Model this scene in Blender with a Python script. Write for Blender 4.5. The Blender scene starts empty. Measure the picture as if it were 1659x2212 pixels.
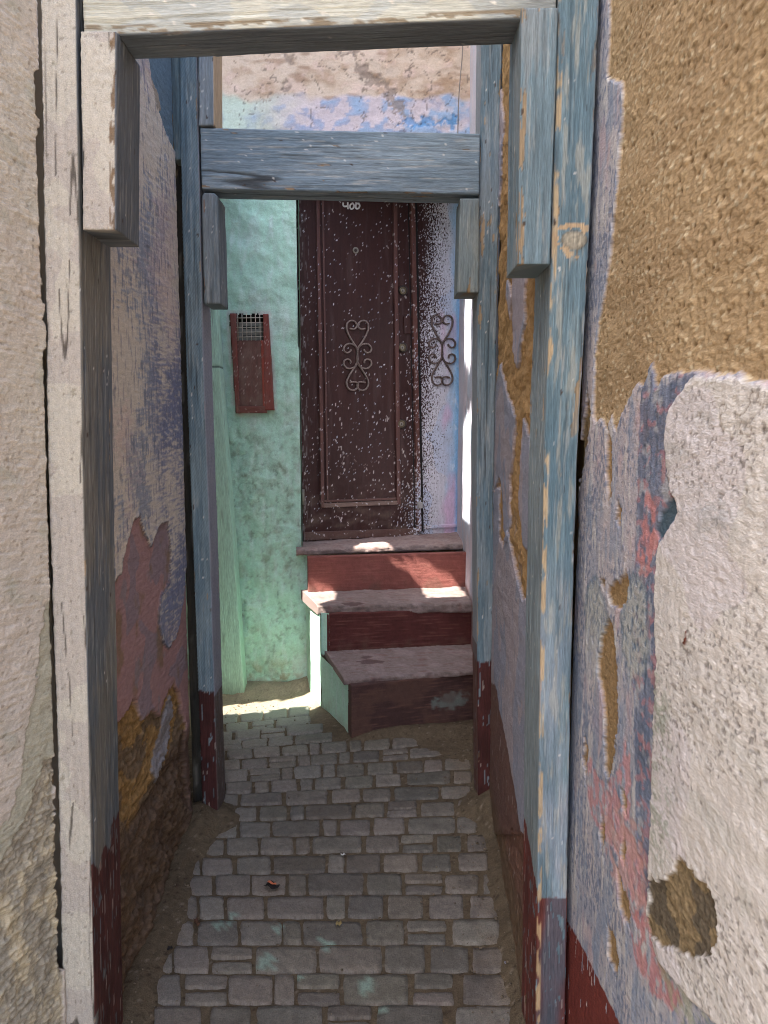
import bpy, bmesh, math, random
import numpy as np
R = math.radians
random.seed(7)
sc = bpy.context.scene
COL = sc.collection

# ------------------------------------------------------------------ camera
EYE = 1.60                     # camera height above the datum (paving under the first frame is near 0)
FPX = 1662.0                   # focal length in pixels of the 1659 x 2212 view of the photograph
PITCH = R(6.0)
cam_d = bpy.data.cameras.new('camera'); cam = bpy.data.objects.new('camera', cam_d); COL.objects.link(cam)
cam.location = (0, 0, EYE); cam.rotation_euler = (R(90) - PITCH, 0, 0)
cam_d.sensor_fit = 'VERTICAL'; cam_d.sensor_height = 36; cam_d.sensor_width = 36
cam_d.lens = 36 * FPX / 2212.0
cam_d.clip_start = 0.02; cam_d.clip_end = 500
sc.camera = cam
# ------------------------------------------------------------------ sky, sun, exposure
SUN = np.array([-0.50, -0.36, 0.79]); SUN /= np.linalg.norm(SUN)
w = bpy.data.worlds.new('World'); sc.world = w; w.use_nodes = True
nt = w.node_tree; bg = nt.nodes['Background']
sky = nt.nodes.new('ShaderNodeTexSky'); sky.sky_type = 'NISHITA'; sky.sun_disc = False
sky.sun_elevation = math.asin(SUN[2]); sky.sun_rotation = math.atan2(SUN[0], SUN[1])
sky.air_density = 1.0; sky.dust_density = 3.0; sky.ozone_density = 0.6
nt.links.new(sky.outputs[0], bg.inputs[0]); bg.inputs[1].default_value = 0.15
sun_d = bpy.data.lights.new('sun', 'SUN'); sun_o = bpy.data.objects.new('sun', sun_d); COL.objects.link(sun_o)
sun_d.energy = 4.5; sun_d.angle = R(0.4); sun_d.color = (1.0, 0.95, 0.86)
from mathutils import Vector
sun_o.rotation_euler = Vector(-SUN).to_track_quat('-Z', 'Y').to_euler(); sun_o.location = (-3, -2, 9)
vs = sc.view_settings; vs.view_transform = 'Standard'; vs.look = 'None'; vs.gamma = 1.0
vs.exposure = 2.42
sc.cycles.filter_width = 1.0; sc.cycles.use_denoising = True; sc.cycles.denoising_prefilter = 'ACCURATE'
sc.cycles.max_bounces = 10; sc.cycles.diffuse_bounces = 8

# ------------------------------------------------------------------ pixel -> place helpers
O = np.array([0, 0, EYE]); cp, sp = math.cos(PITCH), math.sin(PITCH)
def ray(x, y):
    a = (x - 829.5) / FPX; b = (1106.0 - y) / FPX
    return np.array([a, cp + b * sp, -sp + b * cp])
def onY(x, y, Y):
    d = ray(x, y); return O + d * (Y / d[1])
def onZ(x, y, z):
    d = ray(x, y); return O + d * ((z - EYE) / d[2])
def onP(x, y, p0, n):
    d = ray(x, y); return O + d * (np.dot(np.asarray(p0) - O, n) / np.dot(d, n))
def sstep(a, b, x):
    t = np.clip((x - a) / (b - a), 0, 1); return t * t * (3 - 2 * t)
_hy = [-4, 0, 1.7, 2.7, 3.3, 5.0]; _hh = [2.25, 1.82, 1.56, 1.385, 1.30, 1.29]
def floor_z(x, y):
    h = np.interp(y, _hy, _hh) - 0.055 * np.clip(x, -1, 1) * (1 - sstep(2.75, 3.2, y)) + .03 * sstep(2.9, 3.3, y) * sstep(0, .3, x)
    h = h + 0.16 * sstep(2.9, 4.15, y) * sstep(-0.05, -0.6, x)
    return EYE - h
def onFloor(x, y, dz=0.0):
    d = ray(x, y); lo, hi = 0.3, 9.0
    for _ in range(50):
        m = (lo + hi) / 2; p = O + d * m
        if p[2] > floor_z(p[0], p[1]) + dz: lo = m
        else: hi = m
    return O + d * lo

# ------------------------------------------------------------------ noise in numpy
def _h(ix, iy, seed):
    n = ix.astype(np.int32).astype(np.uint32) * np.uint32(374761393) + iy.astype(np.int32).astype(np.uint32) * np.uint32(668265263) + np.uint32((seed * 362437 + 12345) & 0xffffffff)
    n = (n ^ (n >> np.uint32(13))) * np.uint32(1274126177); n = (n ^ (n >> np.uint32(15))) * np.uint32(2246822519)
    return (n ^ (n >> np.uint32(16))).astype(np.float32) * np.float32(1 / 4294967296.0)
def noise(x, y, seed=0):
    x = np.asarray(x, np.float32); y = np.asarray(y, np.float32)
    ix = np.floor(x); iy = np.floor(y); fx = x - ix; fy = y - iy
    ux = fx**3 * (fx * (fx * 6 - 15) + 10); uy = fy**3 * (fy * (fy * 6 - 15) + 10)
    def g(a, b):
        t = _h(ix + a, iy + b, seed) * 6.2831853
        return np.cos(t) * (fx - a) + np.sin(t) * (fy - b)
    n0 = g(0, 0) * (1 - ux) + g(1, 0) * ux; n1 = g(0, 1) * (1 - ux) + g(1, 1) * ux
    return (n0 * (1 - uy) + n1 * uy) * 1.5
def fbm(x, y, o=4, seed=0, gain=0.5):
    s = 0; a = 1.0; t = 0
    for i in range(o):
        s = s + a * noise(x * 2.03**i + i * 17.3, y * 2.03**i - i * 9.1, seed + i * 31); t += a; a *= gain
    return s / t
def worley(x, y, seed=0):
    x = np.asarray(x, np.float32); y = np.asarray(y, np.float32)
    ix = np.floor(x); iy = np.floor(y); best = np.full(np.shape(x), 9.0); rid = np.zeros(np.shape(x))
    for a in (-1, 0, 1):
        for b in (-1, 0, 1):
            cx = ix + a + _h(ix + a, iy + b, seed); cy = iy + b + _h(ix + a, iy + b, seed + 7)
            d = np.hypot(cx - x, cy - y); k = d < best
            best = np.where(k, d, best); rid = np.where(k, _h(ix + a, iy + b, seed + 13), rid)
    return best, rid
def L(r, g, b):
    c = np.array([r, g, b]) / 255.0
    c = np.where(c <= 0.04045, c / 12.92, ((c + 0.055) / 1.055) ** 2.4)
    return c * 0.84 + 0.16 * (c @ np.array([.2126, .7152, .0722]))

# ------------------------------------------------------------------ scene graph helpers
def thing(name, label, cat, loc=(0, 0, 0), group=None):
    o = bpy.data.objects.new(name, None); COL.objects.link(o); o.location = loc; o.empty_display_size = 0.1
    o['label'] = label; o['category'] = cat
    if group: o['group'] = group
    return o
def link(name, me, mat, parent=None, label=None):
    o = bpy.data.objects.new(name, me); COL.objects.link(o)
    if mat is not None and not me.materials: me.materials.append(mat)
    if parent is not None:
        o.parent = parent
        o.location = -Vector(parent.location) if parent.type == 'EMPTY' else (0, 0, 0)
    if label: o['label'] = label
    return o
def raw_mesh(name, V, Fq, col=None, uv=None, smooth=True):
    me = bpy.data.meshes.new(name)
    V = np.asarray(V, dtype=np.float32).reshape(-1, 3); Fq = np.asarray(Fq, dtype=np.int32)
    n = len(Fq); k = Fq.shape[1]
    me.vertices.add(len(V)); me.vertices.foreach_set('co', V.ravel())
    me.loops.add(n * k); me.loops.foreach_set('vertex_index', Fq.ravel())
    me.polygons.add(n); me.polygons.foreach_set('loop_start', np.arange(0, n * k, k, dtype=np.int32))
    if smooth: me.polygons.foreach_set('use_smooth', np.ones(n, dtype=bool))
    me.update(calc_edges=True)
    if col is not None:
        at = me.color_attributes.new('Col', 'FLOAT_COLOR', 'POINT')
        c4 = np.ones((len(V), 4), dtype=np.float32); c4[:, :3] = np.asarray(col).reshape(-1, 3)
        at.data.foreach_set('color', c4.ravel())
    if uv is not None:
        ul = me.uv_layers.new(name='UVMap')
        ul.data.foreach_set('uv', np.asarray(uv, dtype=np.float32).reshape(-1, 2)[Fq.ravel()].ravel())
    return me

# ------------------------------------------------------------------ materials
def node_mat(name, rough=0.9, spec=0.25, fine=(500, 500), amt=0.18, bump=0.4, bdist=0.002, mid=None, midamt=0.12, metal=0.0):
    m = bpy.data.materials.new(name); m.use_nodes = True; t = m.node_tree; N = t.nodes; b = N['Principled BSDF']
    at = N.new('ShaderNodeAttribute'); at.attribute_name = 'Col'
    uv = N.new('ShaderNodeUVMap'); uv.uv_map = 'UVMap'
    def nz(sx, sy, det=3):
        mp = N.new('ShaderNodeMapping'); mp.inputs['Scale'].default_value = (sx, sy, 1); t.links.new(uv.outputs[0], mp.inputs[0])
        n = N.new('ShaderNodeTexNoise'); n.inputs['Scale'].default_value = 1; n.inputs['Detail'].default_value = det; n.inputs['Roughness'].default_value = 0.65
        t.links.new(mp.outputs[0], n.inputs['Vector']); return n
    def mr(n, a):
        r = N.new('ShaderNodeMapRange'); r.inputs[1].default_value = 0.25; r.inputs[2].default_value = 0.75
        r.inputs[3].default_value = 1 - a; r.inputs[4].default_value = 1 + a; t.links.new(n.outputs[0], r.inputs[0]); return r
    f = nz(*fine); fr = mr(f, amt); fac = fr.outputs[0]
    if mid:
        g = nz(*mid); gr = mr(g, midamt); mu = N.new('ShaderNodeMath'); mu.operation = 'MULTIPLY'
        t.links.new(fac, mu.inputs[0]); t.links.new(gr.outputs[0], mu.inputs[1]); fac = mu.outputs[0]
    vm = N.new('ShaderNodeVectorMath'); vm.operation = 'SCALE'; t.links.new(at.outputs['Color'], vm.inputs[0]); t.links.new(fac, vm.inputs['Scale'])
    t.links.new(vm.outputs[0], b.inputs['Base Color'])
    b.inputs['Roughness'].default_value = rough; b.inputs['Specular IOR Level'].default_value = spec; b.inputs['Metallic'].default_value = metal
    bp = N.new('ShaderNodeBump'); bp.inputs['Strength'].default_value = bump; bp.inputs['Distance'].default_value = bdist
    t.links.new(f.outputs[0], bp.inputs['Height'])
    if mid:
        b2 = N.new('ShaderNodeBump'); b2.inputs['Strength'].default_value = bump; b2.inputs['Distance'].default_value = bdist * 2.2
        t.links.new(g.outputs[0], b2.inputs['Height']); t.links.new(bp.outputs[0], b2.inputs['Normal']); bp = b2
    t.links.new(bp.outputs[0], b.inputs['Normal'])
    return m
M_PLASTER = node_mat('plaster_paint', 0.92, 0.15, (330, 330), 0.20, 0.5, 0.0025, (85, 85), 0.10)
M_MUD = node_mat('mud_render', 0.97, 0.05, (380, 380), 0.30, 0.7, 0.004, (70, 70), 0.15)
M_WOOD = node_mat('painted_timber', 0.72, 0.3, (650, 40), 0.26, 0.6, 0.002, (230, 11), 0.24)
M_DOOR = node_mat('door_paint', 0.55, 0.3, (260, 70), 0.2, 0.25, 0.0012, (70, 14), 0.16)
M_STEP = node_mat('painted_cement', 0.85, 0.25, (260, 260), 0.25, 0.5, 0.003, (40, 40), 0.14)
M_DIRT = node_mat('packed_dirt', 0.98, 0.05, (320, 320), 0.35, 0.8, 0.004, (60, 60), 0.2)

def plain(name, rgb, rough=0.6, spec=0.4, metal=0.0, var=0.25, scale=60, bump=0.2):
    m = bpy.data.materials.new(name); m.use_nodes = True; t = m.node_tree; N = t.nodes; b = N['Principled BSDF']
    g = N.new('ShaderNodeNewGeometry'); n = N.new('ShaderNodeTexNoise'); n.inputs['Scale'].default_value = scale; n.inputs['Detail'].default_value = 4
    t.links.new(g.outputs['Position'], n.inputs['Vector'])
    r = N.new('ShaderNodeMapRange'); r.inputs[1].default_value = .3; r.inputs[2].default_value = .7; r.inputs[3].default_value = 1 - var; r.inputs[4].default_value = 1 + var
    t.links.new(n.outputs[0], r.inputs[0])
    vm = N.new('ShaderNodeVectorMath'); vm.operation = 'SCALE'; vm.inputs[0].default_value = tuple(rgb); t.links.new(r.outputs[0], vm.inputs['Scale'])
    t.links.new(vm.outputs[0], b.inputs['Base Color']); b.inputs['Roughness'].default_value = rough
    b.inputs['Specular IOR Level'].default_value = spec; b.inputs['Metallic'].default_value = metal
    bp = N.new('ShaderNodeBump'); bp.inputs['Strength'].default_value = bump; bp.inputs['Distance'].default_value = .002
    t.links.new(n.outputs[0], bp.inputs['Height']); t.links.new(bp.outputs[0], b.inputs['Normal'])
    return m

# ------------------------------------------------------------------ surfaces with painted layers
class Surf:
    def __init__(s, u, v):
        s.u, s.v = u, v; s.col = np.zeros(u.shape + (3,)); s.h = np.zeros(u.shape)
    def fill(s, c): s.col[:] = c
    def paint(s, m, c, dh=0.0):
        m = np.clip(m, 0, 1)[..., None]; s.col = s.col * (1 - m) + np.asarray(c) * m
        if dh: s.h = s.h + dh * m[..., 0]
    def scale(s, f): s.col = s.col * np.asarray(f)[..., None]
def sdf(u, v, poly, warp=0.004, ws=45, seed=1):
    if warp:
        uu = u + warp * 1.6 * fbm(u * ws, v * ws, 4, seed, .6); vv = v + warp * 1.6 * fbm(u * ws + 31, v * ws + 7, 4, seed + 3, .6)
    else: uu, vv = u, v
    P = np.asarray(poly); lo = P.min(0) - 0.05; hi = P.max(0) + 0.05
    out = np.full(u.shape, -0.05)
    k = (uu > lo[0]) & (uu < hi[0]) & (vv > lo[1]) & (vv < hi[1])
    x = uu[k]; y = vv[k]; ins = np.zeros(x.shape, bool); dm = np.full(x.shape, 9.0)
    for i in range(len(P)):
        a = P[i]; b = P[(i + 1) % len(P)]
        c = ((a[1] > y) != (b[1] > y)); dy = (b[1] - a[1]) or 1e-9
        ins ^= c & (x < (b[0] - a[0]) * (y - a[1]) / dy + a[0])
        e = b - a; t = np.clip(((x - a[0]) * e[0] + (y - a[1]) * e[1]) / max(e @ e, 1e-12), 0, 1)
        dm = np.minimum(dm, np.hypot(x - a[0] - t * e[0], y - a[1] - t * e[1]))
    out[k] = np.where(ins, dm, -dm); return out
class Panel(Surf):
    """vertical wall sheet from p0 to p1 (plan points), z0..z1, facing n"""
    def __init__(s, p0, p1, z0, z1, du, dv, side, lean=(0, 0), zref=None):
        p0 = np.array(p0, float); p1 = np.array(p1, float); d = p1 - p0; s.len = np.hypot(*d); d /= s.len
        s.o = np.array([p0[0], p0[1], z0]); s.ax = np.array([d[0], d[1], 0]); s.side = side
        s.up = np.array([lean[0], lean[1], 1.0])
        if zref is not None: s.o = s.o + s.up * (z0 - zref) - np.array([0, 0, z0 - zref])
        s.n = np.cross(s.ax, s.up) * side; s.n /= np.linalg.norm(s.n)
        s.inv = np.linalg.pinv(np.stack([s.ax, s.up], 1))
        nu = int(s.len / du) + 2; nv = int((z1 - z0) / dv) + 2
        s.U = np.linspace(0, s.len, nu); s.V = np.linspace(0, z1 - z0, nv)
        u, v = np.meshgrid(s.U, s.V); Surf.__init__(s, u, v); s.z = v + z0; s.keep = None
        s.x = s.o[0] + s.ax[0] * u + s.up[0] * v; s.y = s.o[1] + s.ax[1] * u + s.up[1] * v
    def px(s, pts):
        r = []
        for (x, y) in pts:
            p = onP(x, y, s.o, s.n); r.append(s.inv @ (p - s.o))
        return np.array(r)
    def sd(s, pts, warp=0.004, ws=45, seed=1): return sdf(s.u, s.v, s.px(pts), warp, ws, seed)
    def build(s, name, mat, parent=None, bend=None):
        P = s.o + s.u[..., None] * s.ax + s.v[..., None] * s.up + s.h[..., None] * s.n
        if bend is not None: P = P + bend
        nv, nu = s.u.shape; i = np.arange(nv * nu).reshape(nv, nu)
        q = np.stack([i[:-1, :-1], i[:-1, 1:], i[1:, 1:], i[1:, :-1]], -1)
        if s.side < 0: q = q[..., ::-1]
        if s.keep is not None:
            kq = s.keep[:-1, :-1] & s.keep[1:, 1:]; q = q[kq]
        q = q.reshape(-1, 4)
        me = raw_mesh(name, P, q, s.col, np.stack([s.u * getattr(s, 'uvs', 1.0), s.v], -1))
        return link(name, me, mat, parent)

class Bar(Surf): pass
def board(name, secs, mat, parent, painter, ds=0.004, dl=0.006, r=0.004, dense=(1, 1, 0, 1), seed=0, label=None, front=None):
    """timber swept through cross sections (each 4 corners: front-left, front-right, back-right, back-left)"""
    secs = np.array(secs, float); cen = secs.mean(1); T = np.concatenate([[0], np.cumsum(np.linalg.norm(np.diff(cen, axis=0), axis=1))])
    nl = max(2, int(T[-1] / dl) + 1); tt = np.linspace(0, T[-1], nl)
    Q = np.stack([np.stack([np.interp(tt, T, secs[:, c, k]) for k in range(3)], -1) for c in range(4)], 1)   # nl,4,3
    cols = []; face = []; cdl = []; sl = []; acc = 0
    for i in range(4):
        a = Q[:, i]; b = Q[:, (i + 1) % 4]; z = Q[:, (i + 3) % 4]
        Ln = np.linalg.norm(b - a, axis=1, keepdims=True); e = (b - a) / np.maximum(Ln, 1e-9)
        ep = (z - a) / np.maximum(np.linalg.norm(z - a, axis=1, keepdims=True), 1e-9); L0 = float(Ln.mean())
        rr = min(r, L0 * 0.3)
        cols.append(a + 0.25 * rr * (e + ep)); face.append(i); cdl.append(0); sl.append(acc)
        n = max(2, int(L0 / ds)) if dense[i] else 2
        for f in np.linspace(0, 1, n + 1):
            d = rr + f * (L0 - 2 * rr)
            cols.append(a + e * (Ln * (d / L0))); face.append(i); cdl.append(min(d, L0 - d)); sl.append(acc + d)
        acc += L0
    P = np.stack(cols, 1); npm = P.shape[1]
    s, t = np.meshgrid(np.array(sl), tt); B = Bar(s, t)
    B.s, B.t = s, t; B.face = np.broadcast_to(np.array(face), s.shape); B.cd = np.broadcast_to(np.array(cdl), s.shape)
    B.P = P; B.x, B.y, B.z = P[..., 0], P[..., 1], P[..., 2]; B.L = T[-1]
    painter(B)
    dT = np.gradient(P, axis=0); dS = np.roll(P, -1, 1) - np.roll(P, 1, 1)
    n = np.cross(dS, dT); n /= np.maximum(np.linalg.norm(n, axis=2, keepdims=True), 1e-12)
    outw = ((P - Q.mean(1)[:, None]) * n).sum() > 0
    if not outw: n = -n
    P2 = P + n * B.h[..., None]
    i = np.arange(nl * npm).reshape(nl, npm); j = np.roll(i, -1, 1)
    q = np.stack([i[:-1], j[:-1], j[1:], i[1:]], -1).reshape(-1, 4)
    if not outw: q = q[:, ::-1]
    me = raw_mesh(name, P2, q, B.col, np.stack([s, t], -1))
    if front is not None:
        me.materials.append(mat); me.materials.append(front)
        me.polygons.foreach_set('material_index', np.tile((np.array(face) == 0).astype(np.int32), nl - 1))
    # end caps: grids are overkill, a fan is enough
    bm = bmesh.new(); bm.from_mesh(me); bm.verts.ensure_lookup_table()
    for ring in (i[0], i[-1]):
        vsx = [bm.verts[k] for k in ring]
        try: f = bm.faces.new(vsx); f.smooth = False
        except ValueError: pass
    bmesh.ops.recalc_face_normals(bm, faces=bm.faces); bm.to_mesh(me); bm.free()
    return link(name, me, mat, parent, label)
def quadsec(fl, fr, depth, dirv=(0, 1, 0), spread=0.0):
    dv = np.array(dirv, float) * depth; fl = np.array(fl); fr = np.array(fr)
    return [fl, fr, fr + dv, fl + dv]

# ------------------------------------------------------------------ timber painter
def timber(base, alt, raw=L(166, 142, 108), chip=0.3, edge=0.5, crack=0.35, splat=0.25, seed=0, streak=0.35, dirt=0.3, diag=0.0, red=None, redcol=L(84, 44, 40), extra=None):
    tint = np.array([.94, .96, .93]); base, alt = np.asarray(base) * tint, np.asarray(alt) * tint
    def f(B):
        s, t = B.s + seed * 3.7, B.t + seed * 1.9
        sw = s + .004 * fbm(s * 12, t * 3, 2, seed + 30)                       # wavy grain
        g1 = fbm(sw * 240, t * 5, 3, seed + 3); g2 = fbm(sw * 85, t * 2.6, 3, seed + 31); lowf = fbm(s * 9, t * 2.0, 3, seed + 1)
        m = sstep(-0.12, 0.12, lowf + 0.35 * g2 + .15 * fbm(s * 60, t * 22, 3, seed + 2))
        B.col[:] = base; B.paint(m, alt); B.h += .0006 * m
        B.paint(.55 * sstep(.05, .45, fbm(sw * 40, t * 2.4, 4, seed + 32)), base * np.array([.62, .68, .72]))     # darker, older coat along the grain
        B.scale(1 + streak * (0.55 * g1 + .45 * g2)); B.h += 0.0009 * g1 + .0011 * g2 + 0.0012 * fbm(s * 22, t * 9, 3, seed + 4)
        if diag:
            dd = np.sin((B.t * 1.0 + B.s * 1.6) * 430 + 3 * fbm(s * 30, t * 30, 2, seed + 9)); B.h += diag * 0.0009 * dd; B.scale(1 + 0.13 * diag * dd)
        pm = sstep(0.2, 0.42, fbm(sw * 120, t * 6, 4, seed + 5)); B.paint(0.30 * pm * streak / .4, L(180, 178, 168))
        # flaked to bare wood, long flakes along the grain
        c = fbm(sw * 52, t * 6.5, 4, seed + 6, .55) + 0.5 * fbm(s * 9, t * 2.1, 2, seed + 7) + edge * 0.5 * np.exp(-B.cd / 0.007) - 0.02
        th = .60 - .3 * chip; cm = sstep(th, th + .035, c); rc = raw * (0.85 + 0.5 * g1[..., None])
        B.paint(cm, np.clip(rc, .02, 1), -0.0017)
        rim = sstep(th - .07, th - .01, c) * (1 - cm); B.scale(1 + 0.10 * rim); B.h += 0.0006 * rim
        B.scale(1 - .45 * sstep(th - .004, th + .012, c) * (1 - sstep(th + .012, th + .04, c)))                     # flake edge painted darker, as a thin shadow
        # long drying splits
        cr = np.abs(noise(sw * 17, t * .55, seed + 10)); cm2 = sstep(.055, .015, cr) * sstep(.30 - .4 * crack, .36 - .4 * crack, fbm(s * 7, t * 1.1, 2, seed + 11))
        B.paint(cm2 * 0.8, L(44, 42, 40)); B.h -= 0.0028 * cm2
        cr = np.abs(noise(sw * 70, t * 1.6, seed + 26)); cm3 = sstep(.10, .03, cr) * sstep(.2, .3, fbm(s * 16, t * 2.6, 2, seed + 27) + .2 * crack); B.paint(cm3 * .45, L(56, 54, 52)); B.h -= .0012 * cm3
        d, k = worley(s * 120, t * 80, seed + 12); sm = (d < 0.3 * k) & (k > 1 - 0.03 * splat) ; B.paint(sm * 0.8, L(206, 204, 198))
        # a few nail heads and dents
        d, k = worley(s * 14, t * 5, seed + 28); nl_ = (d < .035) & (k > .55); B.paint(nl_ * .9, L(70, 54, 42), -.001)
        B.scale(1 - dirt * 0.55 * sstep(0.0, 0.7, fbm(s * 7, t * 3, 4, seed + 13)))
        if red is not None:
            lvl = red(B) if callable(red) else red
            e = lvl + 0.012 * fbm(s * 30, t * 30, 3, seed + 14) - B.z
            rm = sstep(0, 0.004, e)
            k2 = rm * (fbm(s * 130, t * 10, 3, seed + 15) < 0.36) * (fbm(s * 40, t * 14, 3, seed + 25) < 0.42)
            B.paint(k2, redcol * (1 + 0.3 * g1[..., None] + .2 * g2[..., None]))
            sl = rm * (fbm(s * 150, t * 9, 2, seed + 16) > 0.47); B.paint(sl * 0.8, L(176, 160, 150))
            B.scale(1 - 0.35 * rm * sstep(-.2, .5, fbm(s * 12, t * 8, 3, seed + 17)))
        if extra: extra(B, s, t)
    return f

BLUE = L(112, 136, 150); BLUE2 = L(148, 158, 166); LAV = L(150, 156, 172); GREY = L(102, 108, 116)
BEIGE = L(199, 193, 178); BEIGE2 = L(189, 181, 170)
Y1, Y2 = 1.68, 2.70

# ================================================================== FIRST TIMBER FRAME
fr1 = thing('timber_door_frame', 'weathered near timber frame across the alley, left post cream, right post blue', 'door frame', (-0.15, 1.70, 0.02))
def post_sec(xl, xr, y, Y, depth, back_l=None, back_r=None):
    fl = onY(xl, y, Y); f_r = onY(xr, y, Y)
    bl = fl + np.array([0, depth, 0]); br = f_r + np.array([0, depth, 0])
    return fl, f_r, br, bl
def px_post(rows, Y, depth):
    """rows: (y, x_left, x_right) pixel rows of the front face"""
    return [post_sec(xl, xr, y, Y, depth) for (y, xl, xr) in rows]
def beige_front(faces=(0,)):
    def ex(B, s, t):
        f = np.isin(B.face, faces) & True
        ff = f.astype(float)
        # lime-washed front: thick cream coat with orange-peel lumps
        lump = fbm(s * 105, t * 80, 3, 71); B.paint(ff, np.where((fbm(s * 5, t * 4, 3, 72) > 0)[..., None], BEIGE, BEIGE2) * (1 + 0.10 * lump[..., None]))
        B.h += ff * (0.0026 * lump + 0.0012 * fbm(s * 40, t * 30, 3, 73))
        ch = .7 * ff * sstep(0.44, 0.52, fbm(s * 60, t * 22, 4, 74) + 0.5 * np.exp(-B.cd / 0.008) * fbm(s * 20 + 5, t * 14, 3, 75) + 0.1 * sstep(0.055, 0.08, B.s - 0.0 * B.t))
        B.paint(ch * 0.85, L(138, 132, 108) * (1 + 0.5 * fbm(s * 90, t * 60, 2, 76)[..., None]), -0.0012)
        ck = ff * sstep(.05, .015, np.abs(noise(s * 22, t * 1.1, 77))) * (fbm(s * 6, t * 2, 2, 78) > 0.02); B.paint(ck * .8, L(60, 52, 42)); B.h -= 0.002 * ck
        d, k = worley(s * 60, t * 50, 79); dk = ff * (d < 0.16 * k) * (k > .8); B.paint(dk * .5, L(110, 100, 84))
    return ex
red_left_reveal = lambda B: EYE - 0.98 + 0.10 * fbm(B.s * 12, B.t * 6, 3, 91)
b = board('post', px_post([(-420, 84, 160), (0, 88, 165), (500, 95, 172), (1000, 103, 180), (1700, 127, 195), (2212, 137, 206), (2560, 143, 214)], Y1, 0.187), M_WOOD, fr1,
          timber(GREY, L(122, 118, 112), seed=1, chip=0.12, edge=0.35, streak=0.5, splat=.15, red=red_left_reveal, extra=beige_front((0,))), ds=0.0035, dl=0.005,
          dense=(1, 1, 0, 1), label='cream painted left post with a grey inner side', front=M_PLASTER)
def right_red(B):
    zf = EYE - 1.075
    return np.where(B.face == 0, zf, zf + 0.02 + 0.55 * (B.y - Y1))
def right_extra(B, s, t):
    f = (B.face == 0).astype(float)
    low = sstep(EYE - 0.15, EYE - 0.75, B.z) * (B.z > EYE - 1.075)
    B.paint(f * low * 0.55 * sstep(-.4, .4, fbm(s * 12, t * 3, 3, 101)), L(160, 170, 188))
    B.paint(f * low * 0.35 * sstep(.1, .5, fbm(s * 16, t * 4, 3, 102)), L(186, 170, 176))
    # deep teal where the newest coat is thick
    B.paint(f * 0.55 * sstep(0.0, 0.4, fbm(s * 10, t * 1.6, 3, 103) + 0.15) * (1 - low), L(74, 106, 122))
    # chipped left arris
    c = f * (B.s < 0.012) * sstep(-.05, .1, fbm(t * 12, s * 40, 3, 104)); B.paint(c * .8, L(190, 160, 112), -0.0008)
    # sawn end of a bolt plug, round pale disc
    p = onY(1240, 519, Y1); d = np.hypot((B.x - p[0]) / 0.027, (B.z - p[2]) / 0.019); k = f * (d < 1)
    B.paint(k, L(150, 142, 122) * (1 + .2 * np.sin(d * 14)[..., None])); B.paint(f * .6 * (np.abs(d - 1) < .08), L(84, 78, 66)); B.h += 0.002 * k
    B.paint(f * (d > 1) * (d < 1.9) * (fbm(s * 40, t * 40, 3, 105) > 0.05), L(178, 150, 112))
    g = (B.face != 0) * (B.z > right_red(B)); B.paint(g * .35, L(150, 152, 152))
    B.paint(.4 * f * (B.z > EYE - 1.075) * sstep(.1, .3, fbm(s * 70, t * 7, 4, 106)), L(176, 170, 150))
b = board('post', px_post([(-420, 1216, 1306), (0, 1207, 1294), (590, 1190, 1270), (1000, 1175, 1245), (1424, 1166, 1235), (1888, 1161, 1226), (2212, 1157, 1221), (2560, 1152, 1215)], Y1, 0.18), M_WOOD, fr1,
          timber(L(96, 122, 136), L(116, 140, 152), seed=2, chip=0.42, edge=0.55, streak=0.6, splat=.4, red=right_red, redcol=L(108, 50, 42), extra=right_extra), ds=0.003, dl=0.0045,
          dense=(1, 1, 0, 1), label='flaking blue right post with a red foot')
# header
def header_sec(x, yb, Y, depth, hgt, yaw=0):
    bl = onY(x, yb, Y); tl = bl + np.array([0, 0, hgt])
    return [bl, bl + np.array([0, depth, 0]), tl + np.array([0, depth, 0]), tl]     # front-bottom, back-bottom, back-top, front-top
def head_extra(B, s, t):
    f = (B.face == 3).astype(float); fade = sstep(0.75, 0.98, B.t / B.L)
    lump = fbm(s * 130, t * 8, 3, 111)
    B.paint(f * (1 - 0.75 * fade), np.where((fbm(s * 9, t * 5, 3, 112) > -0.05)[..., None], L(196, 196, 178), L(182, 186, 176)) * (1 + 0.26 * lump[..., None]))
    B.h += f * 0.0012 * lump
    c = f * (B.cd < 0.018) * sstep(0.1, 0.2, fbm(s * 60, t * 14, 3, 113) + 0.12); B.paint(c * .8, L(130, 108, 70), -0.001)
    d, k = worley(s * 90, t * 60, 114); B.paint(f * (d < .3 * k) * (k > .95), L(216, 212, 196))
    u = (B.face == 0).astype(float); ln = u * (np.abs(B.s - 0.055 - 0.006 * fbm(t * 3, s * 0, 2, 115)) < 0.0016); B.paint(ln, L(40, 42, 46)); B.h -= 0.002 * ln
    B.paint(u * .6, L(100, 112, 124))
b = board('header', [header_sec(182, 74, Y1 + .004, 0.105, 0.20), header_sec(255, 76, Y1 + .004, 0.105, 0.20), header_sec(1122, 41, Y1 + .004, 0.105, 0.20), header_sec(1200, 38, Y1 + .004, 0.105, 0.20)], M_WOOD, fr1,
          timber(GREY, L(118, 128, 136), seed=3, chip=0.1, streak=0.4, extra=head_extra), ds=0.0035, dl=0.006, dense=(1, 0, 0, 1), label='cream topped header beam with grey underside')
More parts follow.
